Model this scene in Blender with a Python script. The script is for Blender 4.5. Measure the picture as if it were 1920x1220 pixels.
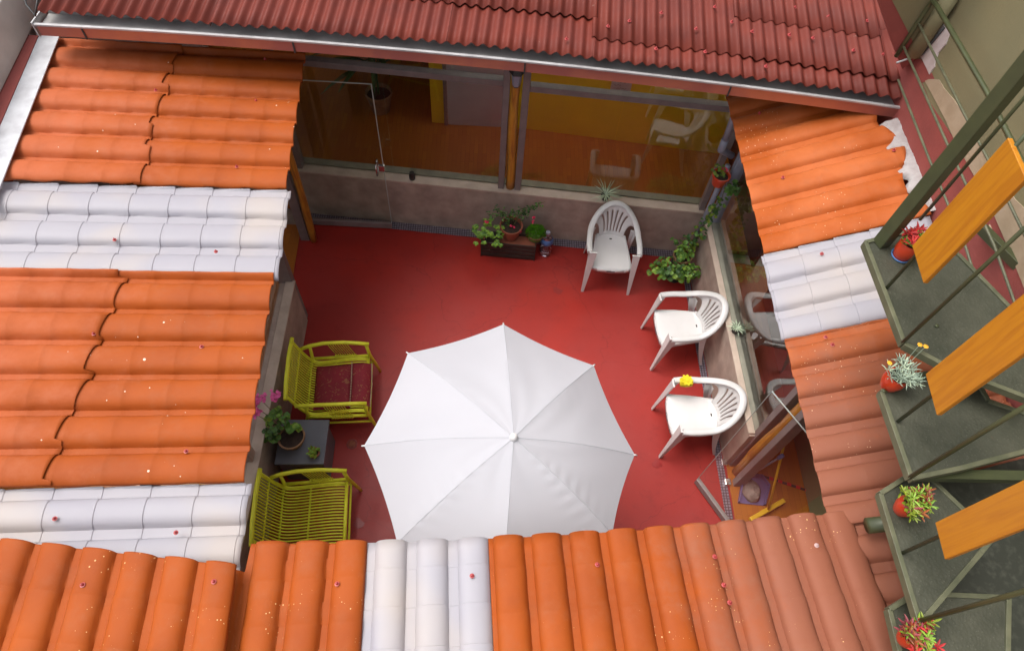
import bpy, bmesh, math, random
from mathutils import Vector, Matrix
SC = bpy.context.scene
for o in list(bpy.data.objects): bpy.data.objects.remove(o)
COL = SC.collection
# ------------------------------------------------------------ camera
FPX, CX, CY, CH = 1280.0, 960.0, 610.0, 6.4          # focal length and centre in photo pixels, camera height
_n = Vector((-80, 790, FPX)).normalized()
_v = Vector((18, -1926, FPX)); _v -= _n*_v.dot(_n); _Y = _v.normalized(); _Z = -_n; _X = _Y.cross(_Z)
cam_d = bpy.data.cameras.new('camera'); cam = bpy.data.objects.new('camera', cam_d); COL.objects.link(cam)
cam_d.sensor_width = 36; cam_d.lens = FPX/1920*36; cam_d.clip_end = 500; cam_d.clip_start = .02
_R = Matrix((_X, _Y, _Z))
cam.matrix_world = Matrix.Translation((0, 0, CH)) @ Matrix(((_R[0][0], -_R[0][1], -_R[0][2]), (_R[1][0], -_R[1][1], -_R[1][2]), (_R[2][0], -_R[2][1], -_R[2][2]))).to_4x4()
SC.camera = cam
# ------------------------------------------------------------ world and sun (soft overcast daylight)
SUN_EL, SUN_AZ = math.radians(68), math.radians(285)
w = bpy.data.worlds.new("World"); SC.world = w; w.use_nodes = True
nt = w.node_tree; bg = nt.nodes['Background']; sky = nt.nodes.new('ShaderNodeTexSky'); sky.sky_type = 'NISHITA'
sky.sun_disc = False; sky.sun_elevation = SUN_EL; sky.sun_rotation = SUN_AZ; sky.air_density = 1.0; sky.dust_density = 6; sky.ozone_density = 0.5
hs = nt.nodes.new('ShaderNodeHueSaturation'); hs.inputs['Saturation'].default_value = .35
nt.links.new(sky.outputs[0], hs.inputs['Color']); nt.links.new(hs.outputs[0], bg.inputs[0]); bg.inputs[1].default_value = .15
sl = bpy.data.lights.new('sun', 'SUN'); sl.energy = .6; sl.angle = math.radians(35); sl.color = (1, .97, .93)
so = bpy.data.objects.new('sun', sl); COL.objects.link(so)
sd = Vector((math.cos(SUN_EL)*math.sin(SUN_AZ), math.cos(SUN_EL)*math.cos(SUN_AZ), math.sin(SUN_EL)))
so.rotation_euler = sd.to_track_quat('Z', 'Y').to_euler()
SC.view_settings.view_transform = 'Standard'; SC.view_settings.look = 'None'
SC.view_settings.exposure = 0.92; SC.view_settings.gamma = 1
SC.cycles.max_bounces = 12; SC.cycles.transparent_max_bounces = 16
# ------------------------------------------------------------ measuring helpers: photo pixel -> point on a real plane
def ray(x, y):
    d = Vector((x-CX, y-CY, FPX)); return Vector((_X.dot(d), _Y.dot(d), _Z.dot(d)))
def W(x, y, z=0.0):
    d = ray(x, y); return Vector((0, 0, CH)) + d*((z-CH)/d.z)
def WX(x, y, X0):
    d = ray(x, y); return Vector((0, 0, CH)) + d*(X0/d.x)
def WY(x, y, Y0):
    d = ray(x, y); return Vector((0, 0, CH)) + d*(Y0/d.y)
PI = math.pi
# ------------------------------------------------------------ materials
def mat(name, base, rough=.5, base2=None, scale=4., detail=6., lo=.35, hi=.65, bump=0., bscale=40., metal=0., spec=.5,
        spots=None, stretch=(1, 1, 1), coat=0., alpha=1., trans=0., extra=None, objspace=True):
    m = bpy.data.materials.new(name); m.use_nodes = True; n = m.node_tree.nodes; l = m.node_tree.links
    b = n['Principled BSDF']; b.inputs['Roughness'].default_value = rough; b.inputs['Metallic'].default_value = metal
    b.inputs['Specular IOR Level'].default_value = spec; b.inputs['Coat Weight'].default_value = coat; b.inputs['Coat Roughness'].default_value = .15
    b.inputs['Base Color'].default_value = (*base, 1); b.inputs['Alpha'].default_value = alpha
    b.inputs['Transmission Weight'].default_value = trans
    tc = n.new('ShaderNodeTexCoord'); mp = n.new('ShaderNodeMapping'); mp.inputs['Scale'].default_value = stretch
    l.new(tc.outputs['Object'], mp.inputs['Vector']); vec = mp.outputs[0]; col = None
    def noise(s, d=6., r=.55):
        q = n.new('ShaderNodeTexNoise'); q.inputs['Scale'].default_value = s; q.inputs['Detail'].default_value = d; q.inputs['Roughness'].default_value = r
        l.new(vec, q.inputs['Vector']); return q.outputs['Fac']
    def ramp(src, a, c):
        q = n.new('ShaderNodeMapRange'); q.inputs['From Min'].default_value = a; q.inputs['From Max'].default_value = c
        l.new(src, q.inputs['Value']); return q.outputs[0]
    def mix(f, a, c):
        q = n.new('ShaderNodeMix'); q.data_type = 'RGBA'
        if isinstance(f, (int, float)): q.inputs['Factor'].default_value = f
        else: l.new(f, q.inputs['Factor'])
        for s, k in ((a, 6), (c, 7)):
            if isinstance(s, tuple): q.inputs[k].default_value = (*s, 1)
            else: l.new(s, q.inputs[k])
        return q.outputs[2]
    if base2: col = mix(ramp(noise(scale, detail), lo, hi), tuple(base), tuple(base2))
    H = dict(n=n, l=l, tc=tc, vec=vec, noise=noise, ramp=ramp, mix=mix, b=b, mat=m)
    if extra: col = extra(H, col if col is not None else tuple(base)) or col
    if spots:                                   # spots = (colour, voronoi scale, radius, patchiness)
        sc, vs, rad, pat = spots
        v = n.new('ShaderNodeTexVoronoi'); v.inputs['Scale'].default_value = vs; l.new(tc.outputs['Object'], v.inputs['Vector'])
        thr = n.new('ShaderNodeMath'); thr.operation = 'MULTIPLY'; thr.inputs[1].default_value = rad; l.new(ramp(noise(2.2, 3), pat, pat+.12), thr.inputs[0])
        sep = n.new('ShaderNodeSeparateColor'); l.new(v.outputs['Color'], sep.inputs[0])
        t2 = n.new('ShaderNodeMath'); t2.operation = 'MULTIPLY'; l.new(thr.outputs[0], t2.inputs[0])
        sq = n.new('ShaderNodeMath'); sq.operation = 'POWER'; sq.inputs[1].default_value = 3; l.new(sep.outputs[0], sq.inputs[0]); l.new(sq.outputs[0], t2.inputs[1])
        lt = n.new('ShaderNodeMath'); lt.operation = 'LESS_THAN'; l.new(v.outputs['Distance'], lt.inputs[0]); l.new(t2.outputs[0], lt.inputs[1])
        col = mix(lt.outputs[0], col if col is not None else tuple(base), tuple(sc))
    if col is not None and not isinstance(col, tuple): l.new(col, b.inputs['Base Color'])
    if bump:
        bp = n.new('ShaderNodeBump'); bp.inputs['Strength'].default_value = bump; bp.inputs['Distance'].default_value = .01
        l.new(noise(bscale, 5), bp.inputs['Height']); l.new(bp.outputs[0], b.inputs['Normal'])
    return m
def M_wear(axis, a, c, col2, nz=.5, dust=True):
    """mixes in a faded colour along one real axis of the roof, broken by noise (sun-faded plastic)"""
    def f(H, col):
        n, l = H['n'], H['l']; g = n.new('ShaderNodeNewGeometry'); s = n.new('ShaderNodeSeparateXYZ'); l.new(g.outputs['Position'], s.inputs[0])
        r = H['ramp'](s.outputs[axis], a, c)
        ad = n.new('ShaderNodeMath'); ad.operation = 'ADD'; l.new(r, ad.inputs[0])
        mm = n.new('ShaderNodeMath'); mm.operation = 'MULTIPLY_ADD'; mm.inputs[1].default_value = nz*2; mm.inputs[2].default_value = -nz; l.new(H['noise'](3.5, 8, .7), mm.inputs[0])
        l.new(mm.outputs[0], ad.inputs[1]); c1_ = H['mix'](H['ramp'](ad.outputs[0], .25, .75), col, col2)
        if not dust: return c1_
        k_ = n.new('ShaderNodeMath'); k_.operation = 'MULTIPLY'; k_.inputs[1].default_value = .25; l.new(H['ramp'](H['noise'](7, 9, .72), .50, .70), k_.inputs[0]); c2_ = H['mix'](k_.outputs[0], c1_, (.27, .098, .045))
        k2 = n.new('ShaderNodeMath'); k2.operation = 'MULTIPLY'; k2.inputs[1].default_value = .22; l.new(H['ramp'](H['noise'](4.3, 10, .8), .54, .72), k2.inputs[0]); return H['mix'](k2.outputs[0], c2_, (.17, .04, .012))
    return f
def translucent(m, c, f):
    n, l = m.node_tree.nodes, m.node_tree.links; t = n.new('ShaderNodeBsdfTranslucent'); t.inputs[0].default_value = (*c, 1); mx = n.new('ShaderNodeMixShader'); mx.inputs[0].default_value = f
    l.new(n['Principled BSDF'].outputs[0], mx.inputs[1]); l.new(t.outputs[0], mx.inputs[2]); l.new(mx.outputs[0], n['Material Output'].inputs[0])
OR1, OR2, SAL = (.325, .067, .008), (.27, .054, .008), (.24, .083, .047)
m_or_left = mat('orange_roof_left', OR1, .6, OR2, 2.5, spec=.18, bump=.08, bscale=300, spots=((.66, .5, .38), 22, .2, .54), extra=M_wear(0, -1.7, -4.2, (.41, .10, .035)))
m_or_front = mat('orange_roof_front', OR1, .62, OR2, 2.5, spec=.18, bump=.12, bscale=300, spots=((.6, .36, .16), 60, .27, .47), extra=M_wear(0, .75, 1.9, SAL))
m_or_right = mat('orange_roof_right', OR1, .62, (.42, .11, .03), 2.5, spec=.18, bump=.12, bscale=300, spots=((.62, .4, .25), 60, .24, .48), extra=M_wear(1, 3.3, 1.3, SAL))
def M_warmglow(H, col):
    n, l = H['n'], H['l']; return H['mix'](H['ramp'](H['noise'](1.6, 2), .5, .7), col, (.53, .48, .45))  # warm glow coming through the plastic, painted as random patches
m_white = mat('translucent_white', (.43, .42, .465), .5, (.465, .455, .49), 1.5, bump=.05, bscale=60, stretch=(1, 1, 1), extra=M_warmglow)
translucent(m_white, (.82, .79, .81), .42)
def M_corr(H, col):
    return H['mix'](H['ramp'](H['noise'](14, 8, .7), .68, .74), col, (.45, .33, .27))
m_corr = mat('corrugated_red', (.155, .026, .015), .6, (.115, .021, .014), 3., spec=.25, bump=.1, bscale=200, extra=M_corr)
m_galv = mat('galvanised', (.46, .45, .45), .4, (.34, .33, .33), 6, metal=.3, bump=.05)
m_galvd = mat('gutter_inside', (.42, .41, .40), .6, (.28, .27, .26), 5, metal=.1)
m_silver = mat('flashing', (.55, .56, .58), .4, (.42, .42, .44), 9, metal=.1, bump=.1, bscale=60)
m_terra = mat('terracotta_paint', (.42, .12, .05), .6, (.3, .085, .06), 3, bump=.08, extra=M_wear(0, -.5, .2, (.3, .06, .045), .1, False))
m_gutface = mat('gutter_face_paint', (.45, .14, .07), .55, (.28, .08, .065), 1.1, lo=.4, hi=.6, bump=.06)
m_redfloor0 = None
def M_floor(H, col):
    n, l = H['n'], H['l']
    def fac(src, k):
        q = n.new('ShaderNodeMath'); q.operation = 'MULTIPLY'; q.inputs[1].default_value = k; l.new(src, q.inputs[0]); return q.outputs[0]
    c2 = H['mix'](H['ramp'](H['noise'](.9, 3), .4, .62), col, (.29, .026, .021))
    c3 = H['mix'](fac(H['ramp'](H['noise'](5.5, 10, .78), .53, .68), .45), c2, (.17, .012, .010))        # worn, dirtier blotches
    c4 = H['mix'](fac(H['ramp'](H['noise'](9, 12, .85), .58, .72), .6), c3, (.34, .075, .06))          # dusty scuffs
    v = n.new('ShaderNodeTexVoronoi'); v.feature = 'DISTANCE_TO_EDGE'; v.inputs['Scale'].default_value = .75; v.inputs['Randomness'].default_value = 1
    wv = n.new('ShaderNodeVectorMath'); wv.operation = 'ADD'; nn = n.new('ShaderNodeTexNoise'); nn.inputs['Scale'].default_value = 3; nn.inputs['Detail'].default_value = 8; l.new(H['vec'], nn.inputs['Vector'])
    l.new(H['vec'], wv.inputs[0]); sc = n.new('ShaderNodeVectorMath'); sc.operation = 'SCALE'; sc.inputs['Scale'].default_value = .35; l.new(nn.outputs['Color'], sc.inputs[0]); l.new(sc.outputs[0], wv.inputs[1]); l.new(wv.outputs[0], v.inputs['Vector'])
    cr_ = n.new('ShaderNodeMapRange'); cr_.inputs['From Min'].default_value = .0; cr_.inputs['From Max'].default_value = .004; cr_.inputs['To Min'].default_value = .55; cr_.inputs['To Max'].default_value = 0; l.new(v.outputs['Distance'], cr_.inputs['Value'])
    c5 = H['mix'](cr_.outputs[0], c4, (.15, .012, .01))                                                  # hairline cracks
    rr = n.new('ShaderNodeMapRange'); rr.inputs['To Min'].default_value = .28; rr.inputs['To Max'].default_value = .62
    l.new(H['noise'](4.5, 9, .7), rr.inputs['Value']); l.new(rr.outputs[0], H['b'].inputs['Roughness']); return c5
m_floor = mat('red_floor', (.34, .020, .012), .5, (.28, .019, .014), 1.7, spec=.35, bump=.10, bscale=30, extra=M_floor)
m_wet = mat('wet_red', (.24, .010, .008), .35, spec=.5)
def M_parq(H, col):
    n, l = H['n'], H['l']; br = n.new('ShaderNodeTexBrick'); br.inputs['Scale'].default_value = 1
    br.inputs['Brick Width'].default_value = .32; br.inputs['Row Height'].default_value = .055; br.inputs['Mortar Size'].default_value = .0012
    br.inputs['Color1'].default_value = (.44, .15, .018, 1); br.inputs['Color2'].default_value = (.33, .10, .016, 1); br.inputs['Mortar'].default_value = (.08, .03, .01, 1)
    mp = n.new('ShaderNodeMapping'); mp.inputs['Rotation'].default_value = (0, 0, PI/2); l.new(H['tc'].outputs['Object'], mp.inputs[0]); l.new(mp.outputs[0], br.inputs['Vector'])
    return H['mix'](H['ramp'](H['noise'](3, 6), .3, .7), br.outputs[0], (.37, .12, .018))
m_parq = mat('parquet', (.25, .09, .02), .3, bump=.03, extra=M_parq)
m_yellow = mat('yellow_wall', (.80, .50, .01), .7, (.74, .45, .01), 3, bump=.05)
m_yold = mat('olive_wall', (.20, .175, .09), .85, (.165, .15, .08), 1.3, bump=.25, bscale=50)
m_redwall = mat('red_wall', (.28, .062, .05), .8, (.22, .05, .042), 4, bump=.2, bscale=60)
m_patch = mat('beige_plaster', (.40, .31, .21), .9, (.33, .25, .16), 7, bump=.3, bscale=40)
m_pink = mat('pale_plaster', (.52, .45, .44), .9, (.44, .36, .33), 12, bump=.3)
m_pare = mat('parapet_plaster', (.5, .45, .4), .85, (.4, .36, .32), 3, bump=.2, bscale=50)
m_conc = mat('sill_concrete', (.42, .325, .26), .8, (.29, .22, .18), 5, detail=9, bump=.3, bscale=40)
m_sill = mat('sill_top', (.52, .41, .33), .7, (.42, .33, .26), 6, bump=.2)
m_greysill = mat('sill_inner', (.27, .26, .20), .6, (.2, .19, .15), 6)
m_brownwall = mat('brown_wall', (.16, .05, .035), .7, (.11, .035, .03), 4)
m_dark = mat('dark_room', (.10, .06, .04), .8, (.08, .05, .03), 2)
m_mauve = mat('mauve_metal', (.20, .16, .15), .5, (.16, .125, .12), 8, bump=.03)
def M_grain(c2):
    def f(H, col):
        n, l = H['n'], H['l']; mp = n.new('ShaderNodeMapping'); mp.inputs['Scale'].default_value = (30, 30, 2.2); l.new(H['tc'].outputs['Object'], mp.inputs[0])
        q = n.new('ShaderNodeTexNoise'); q.inputs['Scale'].default_value = 1.4; q.inputs['Detail'].default_value = 7; q.inputs['Distortion'].default_value = .7; l.new(mp.outputs[0], q.inputs['Vector'])
        return H['mix'](H['ramp'](q.outputs['Fac'], .42, .66), col, c2)
    return f
m_log = mat('varnished_log', (.52, .24, .03), .35, (.44, .17, .02), 6, bump=.1, extra=M_grain((.28, .10, .02)))
m_plank = mat('varnished_plank', (.47, .19, .009), .42, (.43, .165, .009), 2, bump=.05, extra=M_grain((.38, .135, .008)))
def M_tread(H, col):
    n, l = H['n'], H['l']; v = n.new('ShaderNodeTexVoronoi'); v.inputs['Scale'].default_value = 62; l.new(H['tc'].outputs['Object'], v.inputs['Vector'])
    bp = n.new('ShaderNodeBump'); bp.inputs['Strength'].default_value = .35; bp.inputs['Distance'].default_value = .004; bp.invert = True
    l.new(v.outputs['Distance'], bp.inputs['Height']); l.new(bp.outputs[0], H['b'].inputs['Normal'])
    c_ = H['mix'](H['ramp'](H['noise'](1.8, 8, .7), .45, .75), col, (.10, .10, .072))
    mr = n.new('ShaderNodeMapRange'); mr.inputs['From Min'].default_value = .10; mr.inputs['From Max'].default_value = .22; mr.inputs['To Min'].default_value = .4; mr.inputs['To Max'].default_value = 0; l.new(v.outputs['Distance'], mr.inputs['Value'])
    c_ = H['mix'](mr.outputs[0], c_, (.15, .15, .12))
    return H['mix'](H['ramp'](H['noise'](6, 9, .8), .64, .72), c_, (.11, .06, .03))
m_tread = mat('chequer_plate', (.056, .058, .040), .5, (.038, .042, .028), 5, metal=.2, extra=M_tread)
m_shadeplate = mat('shaded_chequer_plate', (.022, .025, .018), .5, (.045, .048, .036), 26, lo=.5, hi=.7)  # shade under the stair painted in as a darker plate colour
m_olive = mat('olive_steel', (.065, .075, .032), .38, (.05, .058, .027), 7, metal=.1, bump=.04)
m_olivel = mat('olive_steel_worn', (.12, .12, .07), .5, (.075, .08, .045), 9)
m_white_pl = mat('white_plastic', (.63, .61, .60), .38, (.57, .555, .54), 3, spec=.5)
m_canvas = mat('umbrella_canvas', (.56, .56, .59), .8, (.535, .535, .565), 2, bump=.06, bscale=400)
translucent(m_canvas, (.8, .8, .82), .4)
m_rattan = mat('lime_rattan', (.80, .79, .05), .42, (.68, .68, .04), 14, spec=.3, bump=.1, bscale=90)
m_table = mat('grey_table', (.13, .135, .15), .5, (.105, .11, .125), 3)
def M_cush(H, col):
    n, l = H['n'], H['l']; v = n.new('ShaderNodeTexNoise'); v.inputs['Scale'].default_value = 16; v.inputs['Detail'].default_value = 3; v.inputs['Distortion'].default_value = 3; l.new(H['vec'], v.inputs['Vector'])
    return H['mix'](H['ramp'](v.outputs['Fac'], .6, .63), col, (.26, .09, .04))
m_cush = mat('burgundy_brocade', (.24, .012, .022), .8, (.18, .01, .018), 5, extra=M_cush)
m_cord = mat('cream_cord', (.5, .38, .27), .8)
m_pot = mat('terracotta_pot', (.3, .09, .045), .75, (.22, .065, .035), 8, bump=.2)
m_redpot = mat('glossy_red_pot', (.50, .045, .012), .3, (.42, .035, .012), 4, coat=.3)
m_tanpot = mat('tan_pot', (.30, .16, .08), .8, (.2, .11, .055), 9, bump=.2)
m_soil = mat('soil', (.03, .018, .012), .95, (.05, .03, .02), 40, bump=.6)
def leafmat(name, c, c2): return mat(name, tuple(min(.8, q*1.35) for q in c), .5, tuple(min(.8, q*1.35) for q in c2), 7, lo=.4, hi=.6, spec=.4)
m_leaf = leafmat('leaf_green', (.075, .16, .022), (.045, .10, .018)); m_leafl = leafmat('leaf_light', (.17, .27, .03), (.10, .19, .025))
m_leafd = leafmat('leaf_dark', (.035, .08, .018), (.02, .05, .012)); m_moss = leafmat('leaf_vivid', (.09, .27, .008), (.05, .18, .006))
m_leafr = leafmat('leaf_red', (.34, .02, .018), (.22, .014, .018)); m_leafg = leafmat('leaf_greygreen', (.20, .25, .19), (.12, .16, .12)); m_leafp = leafmat('leaf_purple', (.2, .04, .05), (.12, .03, .03))
m_leafy = leafmat('leaf_yellowgreen', (.15, .19, .015), (.09, .13, .012)); m_leafpale = leafmat('leaf_pale', (.36, .42, .30), (.24, .30, .2)); m_leafo = leafmat('leaf_orange', (.20, .06, .015), (.15, .03, .015))
m_stem = mat('stem', (.12, .10, .04), .7); m_pinkf = mat('pink_petal', (.85, .16, .42), .6, (.8, .12, .36), 20); m_redf = mat('crimson_petal', (.62, .03, .09), .6); m_yf = mat('yellow_petal', (.75, .38, .02), .6)
m_cap = mat('red_cap', (.42, .05, .05), .4, (.33, .04, .04), 30); m_cap_pale = mat('washer', (.5, .35, .33), .5)
m_black = mat('black_plastic', (.018, .015, .014), .5, (.03, .022, .02), 10); m_wire = mat('dark_wire', (.03, .03, .03), .6)
m_crate = mat('dark_crate_wood', (.03, .018, .016), .6, (.045, .028, .02), 8, bump=.2)
m_steel = mat('chrome', (.75, .75, .76), .18, metal=1.); m_ygl = mat('yellow_fabric', (.68, .55, .01), .8, (.6, .47, .01), 9, bump=.2)
m_purple = mat('purple_plastic', (.12, .10, .22), .45); m_rag = mat('grey_rag', (.30, .23, .2), .95, (.2, .15, .13), 12, bump=.5); m_ypl = mat('yellow_plastic', (.66, .36, .01), .5)
m_bluepl = mat('blue_plastic', (.07, .16, .36), .4); m_pvc = mat('grey_pvc', (.27, .28, .34), .4, (.22, .23, .29), 6); m_doorw = mat('pale_door', (.42, .40, .42), .55, (.38, .36, .38), 3)
m_mortar = mat('white_mortar', (.42, .39, .38), .95, (.33, .29, .28), 14, bump=.6, bscale=60)
m_redmark = mat('red_dash', (.6, .02, .02), .5)
def M_mosaic(H, col):
    n, l = H['n'], H['l']; br = n.new('ShaderNodeTexBrick'); br.offset = 0; br.inputs['Scale'].default_value = 1; br.inputs['Brick Width'].default_value = .028; br.inputs['Row Height'].default_value = .028; br.inputs['Mortar Size'].default_value = .004
    br.inputs['Color1'].default_value = (.24, .21, .25, 1); br.inputs['Color2'].default_value = (.17, .15, .19, 1); br.inputs['Mortar'].default_value = (.05, .03, .035, 1)
    l.new(H['tc'].outputs['Object'], br.inputs['Vector']); return br.outputs[0]
m_mosaic = mat('mosaic_tiles', (.2, .2, .2), .35, extra=M_mosaic)
def glassmat(name, tint, refl=1.0, ior=1.5):
    m = bpy.data.materials.new(name); m.use_nodes = True; n = m.node_tree.nodes; l = m.node_tree.links; n.remove(n['Principled BSDF'])
    out = n['Material Output']; t = n.new('ShaderNodeBsdfTransparent'); t.inputs[0].default_value = (*tint, 1); g = n.new('ShaderNodeBsdfGlossy'); g.inputs['Roughness'].default_value = .01; g.inputs[0].default_value = (1, 1, 1, 1)
    f = n.new('ShaderNodeFresnel'); f.inputs[0].default_value = ior; mm = n.new('ShaderNodeMath'); mm.operation = 'MULTIPLY'; mm.inputs[1].default_value = refl; l.new(f.outputs[0], mm.inputs[0])
    mx = n.new('ShaderNodeMixShader'); l.new(mm.outputs[0], mx.inputs[0]); l.new(t.outputs[0], mx.inputs[1]); l.new(g.outputs[0], mx.inputs[2]); l.new(mx.outputs[0], out.inputs[0]); return m
m_glass = glassmat('window_glass', (.93, .94, .92), 1.6); m_glass_door = glassmat('door_glass', (.93, .94, .91), .15); m_pet = glassmat('pet_plastic', (.86, .84, .9), 3.0)
m_edge = mat('glass_edge', (.38, .40, .36), .35)
# ------------------------------------------------------------ mesh helpers
class MB:
    def __init__(s): s.v = []; s.f = []; s.mi = []
    def add(s, vs, fs, mi=0):
        k = len(s.v); s.v += [tuple(p) for p in vs]; s.f += [tuple(i+k for i in f) for f in fs]; s.mi += [mi]*len(fs); return s
    def box(s, a, b, M=None, mi=0):
        x0, y0, z0 = a; x1, y1, z1 = b
        vs = [Vector(p) for p in ((x0,y0,z0),(x1,y0,z0),(x1,y1,z0),(x0,y1,z0),(x0,y0,z1),(x1,y0,z1),(x1,y1,z1),(x0,y1,z1))]
        if M: vs = [M @ p for p in vs]
        return s.add(vs, [(3,2,1,0),(4,5,6,7),(0,1,5,4),(1,2,6,5),(2,3,7,6),(3,0,4,7)], mi)
    def prism(s, poly, d, mi=0):
        """poly: list of 3-D points, extruded by vector d"""
        n = len(poly); p = [Vector(q) for q in poly]; d = Vector(d)
        return s.add(p+[q+d for q in p], [tuple(range(n))[::-1], tuple(range(n, 2*n))]+[(i, (i+1) % n, (i+1) % n+n, i+n) for i in range(n)], mi)
    def bar(s, p, q, wd, ht, up=(0, 0, 1), mi=0):
        p, q = Vector(p), Vector(q); d = (q-p).normalized(); up = Vector(up)
        sd = d.cross(up); 
        if sd.length < 1e-4: sd = d.cross(Vector((1, 0, 0)))
        sd.normalize(); u = sd.cross(d).normalized()
        c = [sd*wd/2+u*ht/2, -sd*wd/2+u*ht/2, -sd*wd/2-u*ht/2, sd*wd/2-u*ht/2]
        return s.add([p+x for x in c]+[q+x for x in c], [(3,2,1,0),(4,5,6,7),(0,1,5,4),(1,2,6,5),(2,3,7,6),(3,0,4,7)], mi)
    def tube(s, pts, r, n=8, mi=0, cap=True):
        pts = [Vector(p) for p in pts]; N = len(pts); rs = r if isinstance(r, (list, tuple)) else [r]*N
        k0 = len(s.v); prev = None; fs = []; vs = []
        for i, p in enumerate(pts):
            t = (pts[min(i+1, N-1)]-pts[max(i-1, 0)]).normalized()
            if prev is None: a = t.cross(Vector((0, 0, 1))); a = a if a.length > .05 else t.cross(Vector((1, 0, 0))); a.normalize()
            else: a = prev-t*prev.dot(t); a = a.normalized() if a.length > 1e-5 else t.orthogonal().normalized()
            prev = a; b = t.cross(a)
            for j in range(n): vs.append(p+(a*math.cos(2*PI*j/n)+b*math.sin(2*PI*j/n))*rs[i])
        for i in range(N-1):
            for j in range(n): fs.append((i*n+j, i*n+(j+1) % n, (i+1)*n+(j+1) % n, (i+1)*n+j))
        if cap: fs.append(tuple(range(n))[::-1]); fs.append(tuple(range((N-1)*n, N*n)))
        return s.add(vs, fs, mi)
    def lathe(s, prof, c=(0, 0, 0), n=24, mi=0, M=None):
        vs = []; fs = []; c = Vector(c)
        for (r, z) in prof:
            for j in range(n):
                p = Vector((r*math.cos(2*PI*j/n), r*math.sin(2*PI*j/n), z)); vs.append((M @ p if M else p)+c)
        for i in range(len(prof)-1):
            for j in range(n): fs.append((i*n+j, i*n+(j+1) % n, (i+1)*n+(j+1) % n, (i+1)*n+j))
        return s.add(vs, fs, mi)
    def build(s, name, mats, parent=None, smooth=False, bevel=0., sub=0, solid=0., loc=None, rotz=0., angle=None, seg=2):
        me = bpy.data.meshes.new(name); me.from_pydata(s.v, [], s.f); me.update()
        mats = mats if isinstance(mats, (list, tuple)) else [mats]
        for m in mats: me.materials.append(m)
        if len(mats) > 1: me.polygons.foreach_set('material_index', s.mi)
        if smooth: me.polygons.foreach_set('use_smooth', [True]*len(me.polygons))
        o = bpy.data.objects.new(name, me); COL.objects.link(o)
        if smooth and angle is not None:
            bm = bmesh.new(); bm.from_mesh(me)
            for e in bm.edges:
                if len(e.link_faces) == 2 and e.calc_face_angle(0) > angle: e.smooth = False
            bm.to_mesh(me); bm.free()
        if solid: m = o.modifiers.new('solid', 'SOLIDIFY'); m.thickness = solid; m.offset = 0
        if bevel: m = o.modifiers.new('bevel', 'BEVEL'); m.width = bevel; m.segments = seg; m.limit_method = 'ANGLE'
        if sub: m = o.modifiers.new('sub', 'SUBSURF'); m.levels = sub; m.render_levels = sub
        if loc is not None: o.location = loc
        o.rotation_euler.z = rotz
        if parent: o.parent = parent
        return o
def tag(o, label=None, cat=None, group=None, kind=None):
    if label: o['label'] = label
    if cat: o['category'] = cat
    if group: o['group'] = group
    if kind: o['kind'] = kind
    return o
def thing(name, label, cat, loc=(0, 0, 0), rotz=0, group=None):
    o = bpy.data.objects.new(name, None); COL.objects.link(o); o.location = loc; o.rotation_euler = (0, 0, rotz); o.empty_display_size = .1
    return tag(o, label, cat, group)
def copy_tree(o, parent=None):
    c = o.copy(); COL.objects.link(c); c.parent = parent
    for ch in list(o.children): copy_tree(ch, c)
    return c
def structure(o): o['kind'] = 'structure'; return o
# ------------------------------------------------------------ SETTING: ground and floors
structure(MB().prism([(-60, -60, -.12), (60, -60, -.12), (60, 60, -.12), (-60, 60, -.12)], (0, 0, .04)).build('ground', m_conc))
structure(MB().prism([(-2.22, .1, -.06), (2.46, .1, -.06), (2.46, 5.12, -.06), (-2.22, 5.46, -.06)], (0, 0, .06)).build('patio_floor', m_floor))
structure(MB().prism([(-4.6, 5.72, -.06), (6.0, 4.90, -.06), (6, 9.5, -.06), (-4.6, 9.5, -.06)], (0, 0, .064)).build('parquet_floor', m_parq))
structure(MB().prism([(2.455, .1, -.06), (6.0, .1, -.06), (6.0, 4.6, -.06), (2.455, 5.0, -.06)], (0, 0, .068)).build('parquet_floor', m_parq))
structure(MB().prism([(-4.6, .1, -.06), (-2.0, .1, -.06), (-2.215, 5.25, -.06), (-4.6, 5.25, -.06)], (0, 0, .066)).build('parquet_floor', m_parq))
# wet marks left on the painted floor
rng = random.Random(3)
def stain(px, py, r, name='wet_mark'):
    c = W(px, py, 0.006); k = 40; ph = rng.random()*6
    pts = [c+Vector((math.cos(2*PI*i/k)*r*(1+.2*math.sin(3*2*PI*i/k+ph)+.12*math.sin(7*2*PI*i/k)), math.sin(2*PI*i/k)*r*(.8+.25*math.cos(2*2*PI*i/k+ph)), 0)) for i in range(k)]
    return MB().add(pts, [tuple(range(k))]).build(name, m_wet)
o = stain(1045, 545, .055); tag(o, 'larger dark wet mark on the red floor left of the far white chair', 'wet mark', 'wet marks on the floor')
o = stain(1132, 540, .022); tag(o, 'small wet spot on the red floor between the front legs of the far chair', 'wet mark', 'wet marks on the floor')
o = stain(672, 980, .05); tag(o, 'wet mark on the red floor beside the nearest lime armchair', 'wet mark', 'wet marks on the floor')
o = stain(1232, 868, .05); tag(o, 'wet mark at the foot of the chair with the yellow cloth', 'wet mark', 'wet marks on the floor')
# floor drain
d0 = W(660, 832, 0); t = thing('floor_drain', 'round dull drain cover in the red floor left of the white parasol', 'drain', d0)
MB().lathe([(0, .006), (.03, .006), (.034, .003)], n=20).build('drain_cover', m_pot, t, smooth=True)
MB().lathe([(.036, .002), (.042, .008), (.05, .008), (.055, .001)], n=24).build('drain_ring', m_redwall, t, smooth=True)
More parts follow.
